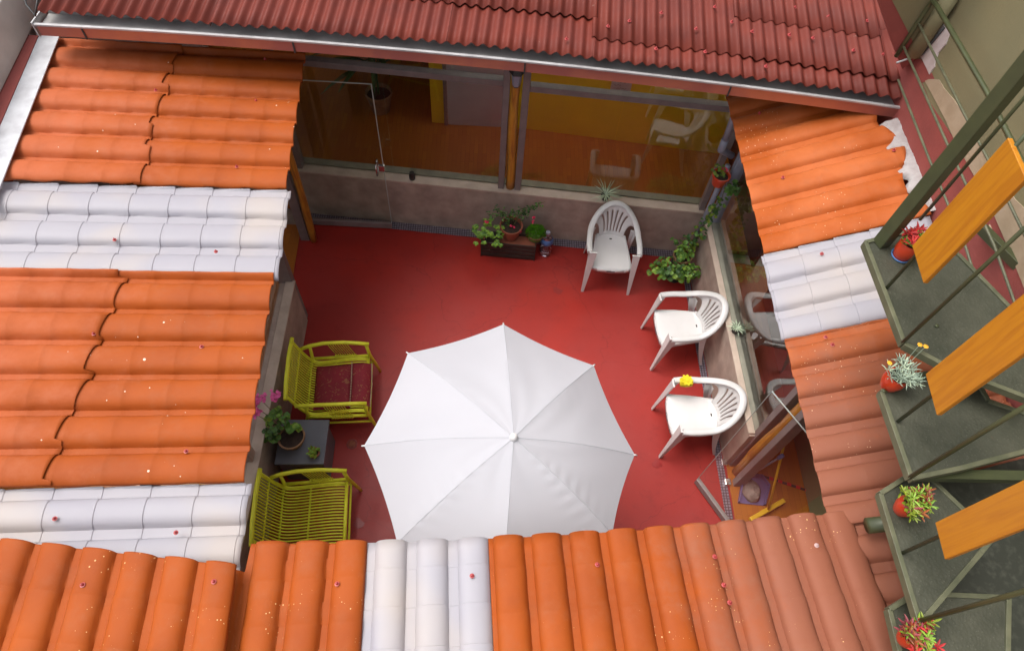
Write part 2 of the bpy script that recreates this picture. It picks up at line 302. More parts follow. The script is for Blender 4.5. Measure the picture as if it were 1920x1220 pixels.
# mosaic channel along the wall feet
def farY(x): return 5.27-.079*x       # front face of the far sill wall
def strip(name, pts, z, label):
    n = len(pts)//2
    o = MB().prism([(p[0], p[1], z) for p in pts], (0, 0, .004)).build(name, m_mosaic); return tag(o, kind='structure')
strip('mosaic_strip', [(-2.15, farY(-2.15)-.11), (2.28, farY(2.28)-.11), (2.36, farY(2.36)-.003), (-2.15, farY(-2.15)-.003)], .002, '')
strip('mosaic_strip', [(2.30, farY(2.2)-.12), (2.385, 1.2), (2.452, 1.2), (2.375, farY(2.2)-.12)], .0025, '')
# ------------------------------------------------------------ WALLS with glass around the patio
# far wall
fw = thing('glass_wall', 'low concrete wall with tall glass panes and mauve frames under the corrugated roof', 'glass wall', (0, 0, 0))
SH = .70
a = math.atan(.079); FM = Matrix.Translation((0, 5.27, 0)) @ Matrix.Rotation(-a, 4, 'Z')       # local x along the wall, y into the room
def fp(x, y, z): return FM @ Vector((x, y, z))
o = MB().box((-2.15, 0, -.05), (2.42, .16, SH)).build('sill_wall', m_conc, fw, bevel=.004); o.matrix_local = FM
o = MB().box((-2.15, -.012, SH+.002), (2.40, .05, SH+.022)).box((-2.15, .052, SH+.001), (2.42, .19, SH+.02)).build('sill_top', m_sill, fw); o.matrix_local = FM
o = MB().box((-2.15, .11, SH+.021), (2.41, .20, SH+.035)).build('window_track', m_greysill, fw, bevel=.003); o.matrix_local = FM
gy = .095
def pane(name, x0, x1, z0, z1, M, par, mt=m_glass, y=gy):
    o = MB().add([(x0, y, z0), (x1, y, z0), (x1, y, z1), (x0, y, z1)], [(0, 1, 2, 3)]).build(name, mt, par); o.matrix_local = M; return o
pane('glass_pane', -2.10, -.98, SH+.02, 2.09, FM, fw); pane('glass_pane', -.975, .09, SH+.02, 2.09, FM, fw); pane('glass_pane', -2.10, .09, 2.16, 2.78, FM, fw)
pane('glass_pane', .345, 1.25, SH+.02, 2.06, FM, fw); pane('glass_pane', 1.255, 2.34, SH+.02, 2.06, FM, fw); pane('glass_pane', .345, 2.34, 2.13, 2.78, FM, fw)
def fbox(name, a, b, mt, par=fw, bev=.004): o = MB().box(a, b).build(name, mt, par, bevel=bev); o.matrix_local = FM; return o
fbox('mullion', (-2.1, .05, 2.09), (.09, .13, 2.155), m_mauve); fbox('mullion', (.345, .05, 2.06), (2.34, .13, 2.125), m_mauve)
fbox('jamb', (.091, .035, SH+.021), (.155, .13, 2.8), m_mauve); fbox('jamb', (.275, .035, SH+.021), (.344, .13, 2.8), m_mauve)
fbox('jamb', (-2.16, .03, .0), (-2.10, .13, 2.8), m_mauve); fbox('jamb', (2.341, .02, SH+.023), (2.40, .10, 2.8), m_mauve)
fbox('header', (-2.2, .02, 2.79), (2.9, .16, 2.86), m_brownwall)
fbox('upper_wall', (-4.2, .16, 2.3), (-2.17, .26, 2.86), m_pink); 
o = MB().box((-4.2, .16, 0), (-2.8, .26, 2.3)).build('wall_panel', m_pink, fw); o.matrix_local = FM
# log post between the two glazed bays
def logpost(label, p, z0, z1, r, seed, parent=None):
    rg = random.Random(seed); pts = []; rs = []
    for i in range(14):
        k = i/13; pts.append(Vector((p[0]+.012*math.sin(k*7+seed), p[1]+.01*math.cos(k*5), z0+(z1-z0)*k))); rs.append(r*(1+.09*math.sin(k*17+seed)+rg.uniform(-.05, .05)))
    o = MB().tube(pts, rs, 14).build('log_post', m_log, smooth=True); return tag(o, label, 'post')
p = fp(.215, .07, 0); logpost('varnished orange log post between the two glazed bays of the far wall', p, SH+.02, 2.78, .048, 1)
p = W(547, 330, 1.3); logpost('slim varnished log post at the far left corner beside the open doorway', (-2.02, 5.02, 0), .0, 2.45, .04, 5)
# wall lantern on the log post
c = fp(.215, -.02, 2.30); t = thing('wall_lantern', 'dark metal lantern bracketed to the top of the log post', 'lantern', c)
MB().lathe([(.0, .10), (.05, .09), (.075, .03), (.07, .02), (.0, .02)], n=6).build('lantern_roof', m_black, t); MB().lathe([(.035, -.12), (.055, .02)], n=6).build('lantern_glass', m_pvc, t)
MB().lathe([(0, -.14), (.03, -.135), (.037, -.12), (0, -.12)], n=6).build('lantern_base', m_black, t); MB().box((-.1, -.02, .1), (.1, .03, .13)).build('bracket', m_black, t, bevel=.004)
# right wall
rw = thing('glass_wall', 'low concrete wall with glass panes along the right side of the patio', 'glass wall', (0, 0, 0))
y1 = 4.96; y0 = 2.42
RA = math.atan2(.05, 2.5); RM = Matrix.Translation((2.385, y1, 0)) @ Matrix.Rotation(-PI/2+RA, 4, 'Z')   # local x runs towards the viewer, y into the right room
L = y1-y0
def rbox(name, a, b, mt, par=None, bev=.004): o = MB().box(a, b).build(name, mt, par or rw, bevel=bev); o.matrix_local = RM; return o
rbox('sill_wall', (.03, 0, -.05), (L, .15, SH+.03), m_conc); rbox('sill_top', (.0, -.012, SH+.032), (L-.02, .05, SH+.052), m_sill); rbox('sill_ledge', (.0, .052, SH+.031), (L-.02, .17, SH+.048), m_greysill)
pane('glass_pane', .06, 1.25, SH+.05, 2.1, RM, rw, y=.1); pane('glass_pane', 1.255, L-.05, SH+.05, 2.1, RM, rw, y=.1)
rbox('mullion', (.0, .06, 2.1), (L, .14, 2.16), m_mauve); rbox('upper_panel', (.0, .07, 2.161), (L+2.2, .13, 2.36), m_brownwall); rbox('jamb', (-.02, .04, SH+.053), (.055, .14, 2.6), m_pvc)
rbox('jamb', (L-.045, .05, .0), (L+.02, .15, 2.16), m_mauve); rbox('jamb', (L+.16, .05, .0), (L+.225, .15, 2.16), m_mauve)
for s in (-.01, .19):
    pp = RM @ Vector((L+s, -.01, 0)); MB().box((-.035, -.03, 0), (.035, .03, .05)).build('floor_hinge', m_steel, rw, loc=pp, rotz=-PI/2, bevel=.008)
p = RM @ Vector((L+.09, .11, 0)); logpost('varnished log post between two mauve jambs beside the right doorway', p, 0, 2.3, .05, 9)
# left wall
lw = thing('glass_wall', 'brown weathered low wall with glazing half hidden under the left tiled roof', 'glass wall', (0, 0, 0))
LX = -1.98
o = MB().prism([(LX+.10, .9, 0), (LX+.06, 3.93, 0), (LX-.08, 3.93, 0), (LX-.04, .9, 0)], (0, 0, SH)).build('sill_wall', m_conc, lw, bevel=.006)
MB().prism([(LX+.115, .9, SH+.002), (LX+.075, 3.95, SH+.002), (LX-.02, 3.95, SH+.002), (LX+.02, .9, SH+.002)], (0, 0, .02)).build('sill_top', m_sill, lw, bevel=.003)
MB().add([(LX-.02, .9, SH+.02), (LX-.06, 3.9, SH+.02), (LX-.06, 3.9, 2.1), (LX-.02, .9, 2.1)], [(0, 1, 2, 3)]).build('glass_pane', m_glass, lw)
MB().box((LX-.09, 3.93, 0), (LX+.05, 4.0, 2.2)).build('jamb', m_mauve, lw, bevel=.004); MB().box((LX-.2, 5.02, 0), (LX-.1, 5.1, 2.3)).build('jamb', m_mauve, lw, bevel=.004)
MB().box((LX-.10, .9, 2.1), (LX-.02, 5.2, 2.2)).build('mullion', m_mauve, lw, bevel=.004)
MB().box((LX-.02, 2.05, 0), (LX+.05, 2.15, 2.15)).build('post', m_conc, lw, bevel=.01)
# near wall under the eave nearest the viewer
nw = tag(MB().box((-4.6, -.05, 0), (6.0, .1, 2.15)).build('near_wall', m_doorw), 'plain wall under the near tiled eave closing the patio', 'wall')
tag(MB().box((-4.7, .11, 0), (-4.601, 9.6, 2.4)).build('back_wall', m_doorw), 'pale outer wall at the far left of the left room', 'wall')
tag(MB().box((6.001, .11, 0), (6.1, 9.6, 2.6)).build('back_wall', m_doorw), 'pale outer wall of the room right of the patio', 'wall')
# back of the far room: yellow wall, pale door, dark hall
yw = thing('yellow_wall', 'yellow painted wall at the back of the far room behind the glass', 'wall')
WY1 = 6.93
MB().prism([(.17, 7.10, .005), (3.15, 6.75, .005), (3.15, 6.85, .005), (.17, 7.2, .005)], (0, 0, 2.8)).build('wall', m_yellow, yw)
MB().prism([(-.80, 7.10, .005), (-.625, 7.09, .005), (-.625, 7.19, .005), (-.80, 7.2, .005)], (0, 0, 2.8)).build('wall', m_yellow, yw)
dd = thing('room_door', 'pale grey interior door in the yellow back wall of the far room', 'door', (-.62, 7.07, .006))
MB().box((.04, 0, 0), (.78, .045, 2.05)).build('door_leaf', m_doorw, dd, bevel=.004); MB().box((-.01, -.02, 0), (.035, .06, 2.1)).build('door_frame', m_mauve, dd, bevel=.003); MB().box((-.01, -.02, 2.102), (.8, .06, 2.15)).build('door_head', m_mauve, dd, bevel=.003)
MB().tube([(.7, -.005, 1.0), (.7, -.05, 1.0), (.62, -.05, 1.0)], .008).build('handle', m_steel, dd, smooth=True)
tag(MB().box((-4.6, 9.4, 0), (-.8, 9.5, 2.8)).build('back_wall', m_dark), 'dark end wall of the hall left of the pale interior door', 'wall')
tag(MB().box((3.151, 4.9, 0), (3.19, 9.6, 2.8)).build('side_wall', m_brownwall), 'brown side wall closing the far room on the right', 'wall')
tag(MB().box((-.80, 7.21, 0), (-.72, 9.4, 2.8)).build('side_wall', m_brownwall), 'brown side wall of the hall beyond the far room', 'wall')
# writing board inside, with illegible handwriting
sg = WY(1165, 160, 6.75); t = thing('notice_board', 'small pinkish notice with handwriting on the yellow wall inside', 'notice', sg, rotz=-.117)
MB().box((-.12, -.01, -.10), (.12, .01, .10)).build('board', m_pink, t, bevel=.003)
rg = random.Random(5); mb = MB()
for ln, (x0, x1) in enumerate(((-.07, .05), (-.085, .0), (-.06, .07))):
    x = x0; pts = []
    while x < x1: pts.append((x, -.0135, .05-.045*ln+rg.uniform(-.011, .011))); x += .009
    mb.tube(pts, .0022, 5)
mb.build('handwriting', m_wire, t)
# ------------------------------------------------------------ ROOFS
def tile_sheet(name, O, U, V, N, u0, u1, v0, v1, mt, parent, p=.24, amp=.05, Lt=.25, lip=.008, rf=.70, edge=None, seed=0, vres=24, thick=.004, sag=0., label=None, ph=0.):
    """one moulded sheet of roof tiles: u up the slope, v along the eave, both in metres; u0/u1 may be functions of v"""
    rg = random.Random(seed); U, V, N, O = Vector(U), Vector(V), Vector(N), Vector(O); mb = MB()
    nv = max(2, int(round((v1-v0)/p*vres))); vs = [v0+(v1-v0)*i/nv for i in range(nv+1)]
    us = []; k0 = int(math.floor(-1/Lt))-1; k = math.floor(-.6/Lt)
    top = 6.0
    while k*Lt < top:
        for q in (0.0, .03, .2, .5, .8, .985): us.append((k+q)*Lt)
        k += 1
    f0 = u0 if callable(u0) else (lambda v: u0); f1 = u1 if callable(u1) else (lambda v: u1)
    mn = min(f0(v) for v in vs); mx = max(f1(v) for v in vs)
    us = [mn]+[u for u in us if mn+.004 < u < mx-.004]+[mx]
    rows = len(us); off = {}
    for u in us:
        for v in vs:
            uu = min(max(u, f0(v)), f1(v))
            fu = (uu/Lt) % 1.0; row = int(math.floor(v/p+1e-6)); fv = (v/p+ph) % 1.0
            if (row) not in off: off[row] = rg.uniform(-.15, .15)
            soft = lip < .004; wav = .5*(1+math.cos(2*PI*(fu-.12))); w_ = rf*(1+(.085*wav if soft else .05*(1-fu))); c0 = rf/2
            s = (fv-c0)/(w_/2)
            if s > (1-c0)/(w_/2) : s -= 1/(w_/2)
            h = amp*(1-abs(s)**2.4)**.5 if abs(s) < 1 else 0.
            h += (lip*wav if soft else lip*(1-fu)) + (.0012*(1-fu) if soft else 0) + sag*math.sin(v*1.7+u*.9+seed)
            mb.v.append(tuple(O+U*uu+V*v+N*h))
    nvv = len(vs)
    for i in range(rows-1):
        for j in range(nvv-1):
            a_, b_, c_, d_ = i*nvv+j, i*nvv+j+1, (i+1)*nvv+j+1, (i+1)*nvv+j
            if (Vector(mb.v[a_])-Vector(mb.v[d_])).length < 1e-5 and (Vector(mb.v[b_])-Vector(mb.v[c_])).length < 1e-5: continue
            mb.f.append((a_, b_, c_, d_)); mb.mi.append(0)
    o = mb.build(name, mt, parent, smooth=True, angle=math.radians(38))
    m = o.modifiers.new('solid', 'SOLIDIFY'); m.thickness = thick; m.offset = -1
    if label: o['label'] = label
    return o
def cap(parent, P, N=(0, 0, 1), mt=None, r=.009, seed=0):
    q = Vector(N).to_track_quat('Z', 'Y').to_matrix().to_4x4(); M = q
    mb = MB(); mb.lathe([(r*1.5, .0), (r*1.5, .003), (r*.95, .004), (r*.9, .012), (r*.5, .017), (0, .018)], c=P, n=10, M=M)
    mb.lathe([(r*.3, .017), (r*.3, .024), (0, .025)], c=P, n=6, M=M)
    return mb.build('screw_cap', mt or m_cap, parent, smooth=True, angle=.7)
# --- left roof
LE0 = Vector((-1.665, 5.16, 2.40)); LE1 = Vector((-1.335, .75, 2.40)); Vl = (LE1-LE0).normalized(); th = math.radians(3.5)
hl = Vector((Vl.y, -Vl.x, 0)).normalized(); hl = hl if hl.x < 0 else -hl
Ul = (hl*math.cos(th)+Vector((0, 0, math.sin(th)))).normalized(); Nl = Ul.cross(Vl); Nl = Nl if Nl.z > 0 else -Nl
lr = thing('tiled_roof', 'long orange and white moulded tile roof left of the patio sloping to its eave', 'roof')
P_ = .2395
def crackf(v):       # jagged lap between upper and lower sheets, v measured from the far end
    row = math.floor(v/P_); fv = v/P_-row
    return 1.03+.045*math.sin(v*2.0)+.018*math.sin(row*2.3)+.03*(fv-.5)
def left_pair(vs_, n_, p_, seed, lab):
    A_ = LE0+Vl*vs_
    tile_sheet('tile_sheet', A_, Ul, Vl, Nl, 0, lambda v: crackf(v+vs_)+.05, -.03, p_*n_, m_or_left, lr, p_, .056, .262, .0012, seed=seed, ph=.76, rf=.76, label=lab+' sheet of the lower half')
    tile_sheet('tile_sheet', A_+Nl*(.011+.003*(seed % 2)), Ul, Vl, Nl, lambda v: crackf(v+vs_), 2.12, -.03, p_*n_, m_or_left, lr, p_, .056, .262, .0012, seed=seed+1, ph=.76, rf=.76, label=lab+' sheet of the upper half')
left_pair(0, 6, .2592, 1, 'orange far')
tile_sheet('tile_sheet', LE0+Vl*1.556-Nl*.004, Ul, Vl, Nl, -.03, 2.12, .0, .277*3+.004, m_white, lr, .277, .050, .27, .0045, seed=3, ph=.70, label='white translucent far sheet')
left_pair(2.388, 6, .2450, 7, 'orange near')
tile_sheet('tile_sheet', LE0+Vl*3.858-Nl*.012, Ul, Vl, Nl, -.035, 2.12, .0, .235*3.2, m_white, lr, .235, .048, .262, .0045, seed=9, ph=.70, label='white translucent near sheet')
def lroof_at(x, y, dz=.05):
    d = ray(x, y); P0 = LE0+Nl*dz; t_ = (P0-Vector((0, 0, CH))).dot(Nl)/d.dot(Nl); return Vector((0, 0, CH))+d*t_
for (x, y, pal) in ((292,170,0),(480,190,0),(497,112,0),(444,313,1),(215,450,0),(405,472,0),(176,626,0),(378,650,0),(349,846,0),(103,972,0),(330,998,0)):
    cap(lr, lroof_at(x, y, .052), Nl, m_cap)
# flashing and parapet at the left end
lf = thing('metal_flashing', 'pale galvanised flashing strip along the left end of the tiled roof', 'flashing')
fl = [W(114, 66, 2.61), W(74, 70, 2.61), W(-30, 312, 2.61), W(-22, 412, 2.61)]
MB().prism(fl, (0, 0, .012)).build('strip', m_silver, lf, bevel=.003)
lp = thing('parapet', 'weathered beige parapet wall in the top left corner', 'parapet')
A, B = W(60, 55, 2.63), W(-60, 300, 2.63)
MB().prism([fl[1]+Vector((-.002, 0, -.3)), fl[2]+Vector((-.002, 0, -.3)), fl[2]+Vector((-.5, 0, -.3)), fl[1]+Vector((-.5, 0, -.3))], (0, 0, .316)).build('red_footing', m_redwall, lp)
MB().prism([A, B, B+Vector((-1.6, 0, 0)), A+Vector((-1.6, 0, 0)), A+Vector((-1.6, 3.0, 0)), A+Vector((-.02, 3.0, 0))], (0, 0, .36)).build('wall_body', m_pare, lp, bevel=.012)
MB().prism([A+Vector((-.1, 0, .362)), B+Vector((-.1, 0, .362)), B+Vector((-.28, -.03, .362)), A+Vector((-.28, 2.9, .362)), A+Vector((-.1, 2.9, .362))], (0, 0, .05)).build('coping', m_pink, lp, bevel=.008)
tag(MB().tube([W(40, -20, 3.2), W(50, 10, 3.12), W(66, 30, 3.1), W(72, -10, 3.2)], .008).build('loose_cable', m_wire, smooth=True), 'thin dark cable looping over the top left parapet corner', 'cable')
# --- near roof (bottom of the picture)
BE0 = Vector((-1.228, .975, 2.42)); BE1 = Vector((2.05, 1.20, 2.42)); Vb = (BE1-BE0).normalized(); thb = math.radians(6.5)
def slope_dir(head): return Vector((math.sin(math.radians(head))*math.cos(thb), -math.cos(math.radians(head))*math.cos(thb), math.sin(thb)))
def bw(v): return .05*max(0, 1-((v-1.42)/1.75)**2)      # the eave line is not quite straight
Ub = slope_dir(4.2); Nb = Ub.cross(Vb).normalized(); Nb = Nb if Nb.z > 0 else -Nb
br = thing('tiled_roof', 'orange tile roof with one white panel running along the bottom nearest the viewer', 'roof')
PB = .225; O1 = BE0
tile_sheet('tile_sheet', O1, Ub, Vb, Nb, lambda v: bw(v) if v > -.04 else .17, 2.6, -.55, .221*3-.055, m_or_front, br, .221, .05, .235, .0022, seed=21, rf=.74, label='orange sheet left of the white panel')
tile_sheet('tile_sheet', O1+Vb*.665-Nb*.004, Ub, Vb, Nb, lambda v: bw(v+.665), 2.6, -.055, .229*3-.06, m_white, br, .229, .046, .205, .005, seed=22, rf=.70, label='white translucent panel')
tile_sheet('tile_sheet', O1+Vb*1.322+Nb*.004, Ub, Vb, Nb, lambda v: bw(v+1.322), 2.6, -.03, .2195*9.7, m_or_front, br, .2195, .05, .235, .0025, seed=23, rf=.74, label='orange sheet fading to salmon on the right')
Ua = slope_dir(6.4); OA1 = Vector((-1.342+.08, .808, 2.555)); Va = Vector((OA1.x+2.437+.08-.16, OA1.y-.899, 0)).normalized(); Na = Ua.cross(Va).normalized(); Na = Na if Na.z > 0 else -Na
tile_sheet('tile_sheet', OA1-Va*(.2195*8-.05), Ua, Va, Na, 0, 2.4, 0, .2195*7.74, m_or_front, br, .2195, .05, .235, .0022, seed=24, rf=.74, label='raised orange sheet lapping over the left roof')
def broof_at(x, y, dz=.055):
    d = ray(x, y); P0 = BE0+Nb*dz; t_ = (P0-Vector((0, 0, CH))).dot(Nb)/d.dot(Nb); return Vector((0, 0, CH))+d*t_
for (x, y, k) in ((632,1094,0),(885,1079,0),(1120,1058,0),(1340,1043,0),(1357,1096,0),(1368,1129,0),(1531,1022,1)): cap(br, broof_at(x, y, .06), Nb, m_cap_pale if k else m_cap)
for (x, y) in ((155, 1096), (401, 1090)):
    d = ray(x, y); P0 = OA1+Na*.058; t_ = (P0-Vector((0, 0, CH))).dot(Na)/d.dot(Na); cap(br, Vector((0, 0, CH))+d*t_, Na)
# --- right roof
thr = math.radians(20); yaw = math.radians(5.5)
Ur = Vector((math.cos(thr)*math.cos(yaw), math.cos(thr)*math.sin(yaw), math.sin(thr))); RE0 = Vector((2.075, 4.62, 2.40)); RE1 = Vector((2.10, 1.0, 2.40)); Vr = (RE1-RE0).normalized()
Nr = Ur.cross(Vr).normalized(); Nr = Nr if Nr.z > 0 else -Nr
rr = thing('tiled_roof', 'tile roof right of the patio fading from orange to salmon with a white panel', 'roof')
def redge(y): return RE0+(RE1-RE0)*((RE0.y-y)/(RE0.y-RE1.y))
tile_sheet('tile_sheet', redge(4.713), Ur, Vr, Nr, 0, lambda v: 1.12+.05*math.sin(v*9), -.40, .257*6, m_or_right, rr, .257, .046, .27, .0015, seed=31, ph=.7, label='orange sheet with white mortar at its top edge')
tile_sheet('tile_sheet', redge(3.171)-Nr*.004, Ur, Vr, Nr, -.02, 1.16, 0, .2487*3, m_white, rr, .2487, .046, .25, .006, seed=32, ph=.7, label='white translucent panel')
tile_sheet('tile_sheet', redge(2.425)+Nr*.003, Ur, Vr, Nr, 0, 1.16, -.0, .22*5.9, m_or_right, rr, .22, .046, .27, .002, seed=33, ph=.7, label='salmon sheet beside the steel stair')
tile_sheet('tile_sheet', redge(1.13)+Nr*.006, Ur, Vr, Nr, lambda v: .02+.085*math.floor(v/.22), 1.16, 0, .22*4, m_or_right, rr, .22, .046, .27, .002, seed=34, ph=.7, label='stepped broken tile ends at the valley')
def rroof_at(x, y, dz=.055):
    d = ray(x, y); P0 = RE0+Nr*dz; t_ = (P0-Vector((0, 0, CH))).dot(Nr)/d.dot(Nr); return Vector((0, 0, CH))+d*t_
for (x, y, k) in ((1424,213,0),(1468,333,0),(1541,476,0),(1548,632,0),(1561,646,0),(1676,282,0)): cap(rr, rroof_at(x, y), Nr)
# mortar along the top edge, filling the valleys between the ridges
rg = random.Random(8); mb = MB(); ny, nx = 46, 6
for a_ in range(ny+1):
    yv = 4.14-.95*a_/ny; e0 = redge(yv); wob = rg.uniform(-.03, .02)+.03*math.sin(a_*.9)
    for b_ in range(nx+1):
        u_ = 1.085+wob*.8+(.125-wob*.8)*b_/nx; mb.v.append(tuple(e0+Ur*u_+Nr*(.0+.034*min(1, b_/1.5)+rg.uniform(-.004, .006))))
for a_ in range(ny):
    for b_ in range(nx): q_ = a_*(nx+1)+b_; mb.f.append((q_, q_+1, q_+nx+2, q_+nx+1)); mb.mi.append(0)
mb.build('mortar', m_mortar, rr, smooth=True)
# --- corrugated roof with its gutter
cr = thing('corrugated_roof', 'dull red corrugated roof with red screw caps across the top of the view', 'roof')
GZ = 2.90
C0, C1 = W(70, 22, GZ+.06), W(1688, 184, GZ+.06); Vc = (C1-C0).normalized(); Lc = (C1-C0).length
hc = Vector((-Vc.y, Vc.x, 0)).normalized(); thc = math.radians(6); Uc = hc*math.cos(thc)+Vector((0, 0, math.sin(thc))); Nc = Vc.cross(Uc).normalized(); Nc = Nc if Nc.z > 0 else -Nc
PC = Lc/70
BOW = .125
m_lightsheet = mat('added_light_plastic', (.3, .3, .28), .5); translucent(m_lightsheet, (.95, .95, .9), .9)  # plastic for the added sheet that lights the far room
def bow(t_): t_ = min(max(t_, 0), 1); return hc*(BOW*4*t_*(1-t_))        # the old eave line is not straight: it bends back in the middle
def corr(name, u0, u1, v0, v1, dz, seed, lab=None):
    mb = MB(); vr = 10; n_ = int(round((v1-v0)*vr)); nu = 3; vs = [v0+(v1-v0)*i/n_ for i in range(n_+1)]; rg = random.Random(seed); j_ = {int(v): rg.uniform(-.008, .008) for v in vs}
    for i in range(nu+1):
        for v in vs:
            u = u0+(u1-u0)*i/nu + (j_[int(v)] if i == 0 else 0)
            h = .0165*math.cos(2*PI*v)
            mb.v.append(tuple(C0+Vc*(v*PC)+Uc*u+Nc*(h+dz)+bow(v*PC/Lc)))
    m_ = len(vs)
    for i in range(nu):
        for j in range(m_-1): mb.f.append((i*m_+j, i*m_+j+1, (i+1)*m_+j+1, (i+1)*m_+j)); mb.mi.append(0)
    o = mb.build(name, m_corr, cr, smooth=True); m = o.modifiers.new('solid', 'SOLIDIFY'); m.thickness = .003; m.offset = -1
    if lab: o['label'] = lab
    return o
# lower course, in separate widths, and upper courses lapping over
u_l = [(.0, 14, 1.6), (13.6, 33, .46), (32.6, 45.4, .43), (45, 57.4, .23), (57, 70, .30)]
for k, (v0, v1, uu) in enumerate(u_l): corr('roof_sheet', -.01 if k % 2 else 0, uu+.12, v0, v1, .004*(k % 2), k, 'lower course corrugated sheet')
corr('roof_sheet', .0, .0+.46, 13.6, 13.7, -.02, 9)
corr('roof_sheet', .20, 1.7, 44.8, 57.2, .016, 14, 'corrugated sheet lapping low with its edge near the gutter'); corr('roof_sheet', .44, 1.7, 13.8, 33, .016, 12, 'upper corrugated sheet'); corr('roof_sheet', .42, 1.7, 32.6, 45.2, .020, 13, 'upper corrugated sheet')
corr('roof_sheet', .19, 1.1, 57, 70.3, .020, 15, 'corrugated sheet in the right corner'); corr('roof_sheet', .62, 1.7, 56.8, 70.3, .028, 16, 'upper corrugated sheet')
corr('roof_sheet', .16, .72, 69.2, 71.0, .03, 17, 'broken end piece of corrugated sheet')
o = MB().prism([C0+Uc*1.69-Nc*.04, C1+Uc*1.69-Nc*.04, C1+Uc*4.6-Nc*.04, C0+Uc*4.6-Nc*.04], (0, 0, .006)).build('added_light_sheet', m_lightsheet, cr)  # unseen translucent sheet, added to let daylight into the far room
def croof_at(x, y, dz=.016):
    d = ray(x, y); P0 = C0+Nc*dz; t_ = (P0-Vector((0, 0, CH))).dot(Nc)/d.dot(Nc); return Vector((0, 0, CH))+d*t_
for (x, y) in ((1410,60),(1480,66),(1553,32),(1625,40),(1524,72),(1436,125),(1340,14),(1230,92),(1062,74),(1240,25),(1140,50),(1600,95),(1322,98),(1372,42),(1655,103),(1180,40),(1305,55),(1490,15)): cap(cr, croof_at(x, y, .03), Nc, m_cap, .010)
# gutter: box channel
gt = thing('rain_gutter', 'long box gutter with a bright metal lip and terracotta painted face', 'gutter')
G0, G1 = W(66, 46, GZ), W(1697, 203, GZ); Vg = (G1-G0).normalized(); hg = Vector((-Vg.y, Vg.x, 0)).normalized(); Lg = (G1-G0).length
GM = Matrix((( *Vg[:2], 0, G0.x), (hg.x, hg.y, 0, G0.y), (0, 0, 1, G0.z), (0, 0, 0, 1)))
GM = Matrix(((Vg.x, hg.x, 0, G0.x), (Vg.y, hg.y, 0, G0.y), (0, 0, 1, G0.z), (0, 0, 0, 1)))
def gseg(mb, a, b, n_=16):
    for k in range(n_):
        t0, t1 = k/n_, (k+1)/n_; pts = []
        for t_ in (t0, t1):
            x_ = a[0]+(b[0]-a[0])*t_; off = BOW*4*(x_/Lg)*(1-x_/Lg); pts.append([GM @ Vector((x_, yy+off, zz)) for yy, zz in ((a[1], a[2]), (b[1], a[2]), (b[1], b[2]), (a[1], b[2]))])
        mb.add(pts[0]+pts[1], [(0, 4, 5, 1), (1, 5, 6, 2), (2, 6, 7, 3), (3, 7, 4, 0)]+([(0, 1, 2, 3)] if k == 0 else [])+([(7, 6, 5, 4)] if k == n_-1 else []))
    return mb
gseg(MB(), (0, 0, -.10), (Lg, .012, -.008)).build('gutter_face', m_gutface, gt)
gseg(gseg(MB(), (0, .0125, -.05), (Lg, .20, -.038)), (0, .202, -.05), (Lg, .21, .03)).build('gutter_channel', m_galvd, gt)
gseg(MB(), (-.01, -.012, -.007), (Lg+.01, .012, .006)).build('gutter_lip', m_galv, gt)
MB().box((-.022, -.012, -.105), (-.011, .18, .02), M=GM).build('end_cap', m_galv, gt)
MB().box((Lg+.011, -.006, -.105), (Lg+.022, .18, .02), M=GM).build('end_cap', m_galv, gt)
for f in (.05, .29, .56, .80):
    x_ = Lg*f; o_ = BOW*4*f*(1-f); MB().box((x_, -.009+o_, -.108), (x_+.012, -.001+o_, -.012), M=GM).build('gutter_strap', m_wire, gt)
rgf = random.Random(2)
# soffit and rafters between gutter and wall
sf = thing('roof_soffit', 'brown boarded soffit in shade behind the gutter above the glass', 'soffit')
MB().box((0, .34, -.036), (Lg, .9, -.02), M=GM).build('board', m_brownwall, sf)
# ceilings (opaque lining) over rooms; cut open at the back right for added light
tag(MB().prism([(-4.6, 5.35, 2.9), (3.15, 4.85, 2.9), (3.15, 6.0, 2.9), (-.3, 6.2, 2.9), (-.8, 9.6, 2.9), (-4.6, 9.6, 2.9)], (0, 0, .03)).build('ceiling', m_doorw), 'plain ceiling of the far room under the corrugated roof', 'ceiling')
# --- right high wall with red band and patches
hw = thing('tall_wall', 'tall olive plastered wall with red painted foot on the right', 'wall')
XW = 3.2
MB().box((XW, -1.5, 0), (XW+.2, 4.45, 7.5)).build('wall', m_yold, hw)
MB().prism([WY(1725, 105, 4.46), WY(1700, 55, 4.46), WY(1672, 0, 4.46), WY(1650, -45, 4.46), WY(1650, -45, 4.46)+Vector((0, 0, 3.5)), Vector((3.4, 4.46, 7.5)), Vector((3.4, 4.46, 3.2))], (0, .12, 0)).build('return_wall', m_yold, hw)
def wallpatch(name, px, mt, off, sm=False):
    pts = [WX(x, y, XW-off) for x, y in px]; return MB().prism(pts, (off-.001, 0, 0)).build(name, mt, hw)
def rough(pts, amp, n, seed):
    rg = random.Random(seed); out = []
    for i, p in enumerate(pts):
        q = pts[(i+1) % len(pts)]
        for k in range(n): t_ = k/n; out.append((p[0]+(q[0]-p[0])*t_+(rg.uniform(-amp, amp) if k else 0), p[1]+(q[1]-p[1])*t_+(rg.uniform(-amp, amp) if k else 0)))
    return out
wallpatch('red_band', [(1640, 95), (1690, 100), (1727, 112), (1748, 140), (1752, 150), (1728, 155), (1745, 195), (1790, 262), (1860, 395), (1990, 560), (1990, 900), (1900, 900), (1640, 420)], m_redwall, .004)
wallpatch('plaster_patch', rough([(1734, 152), (1760, 150), (1800, 205), (1868, 330), (1925, 395), (1990, 500), (1990, 585), (1920, 540), (1860, 395), (1790, 265)], 3, 3, 4), m_patch, .008)
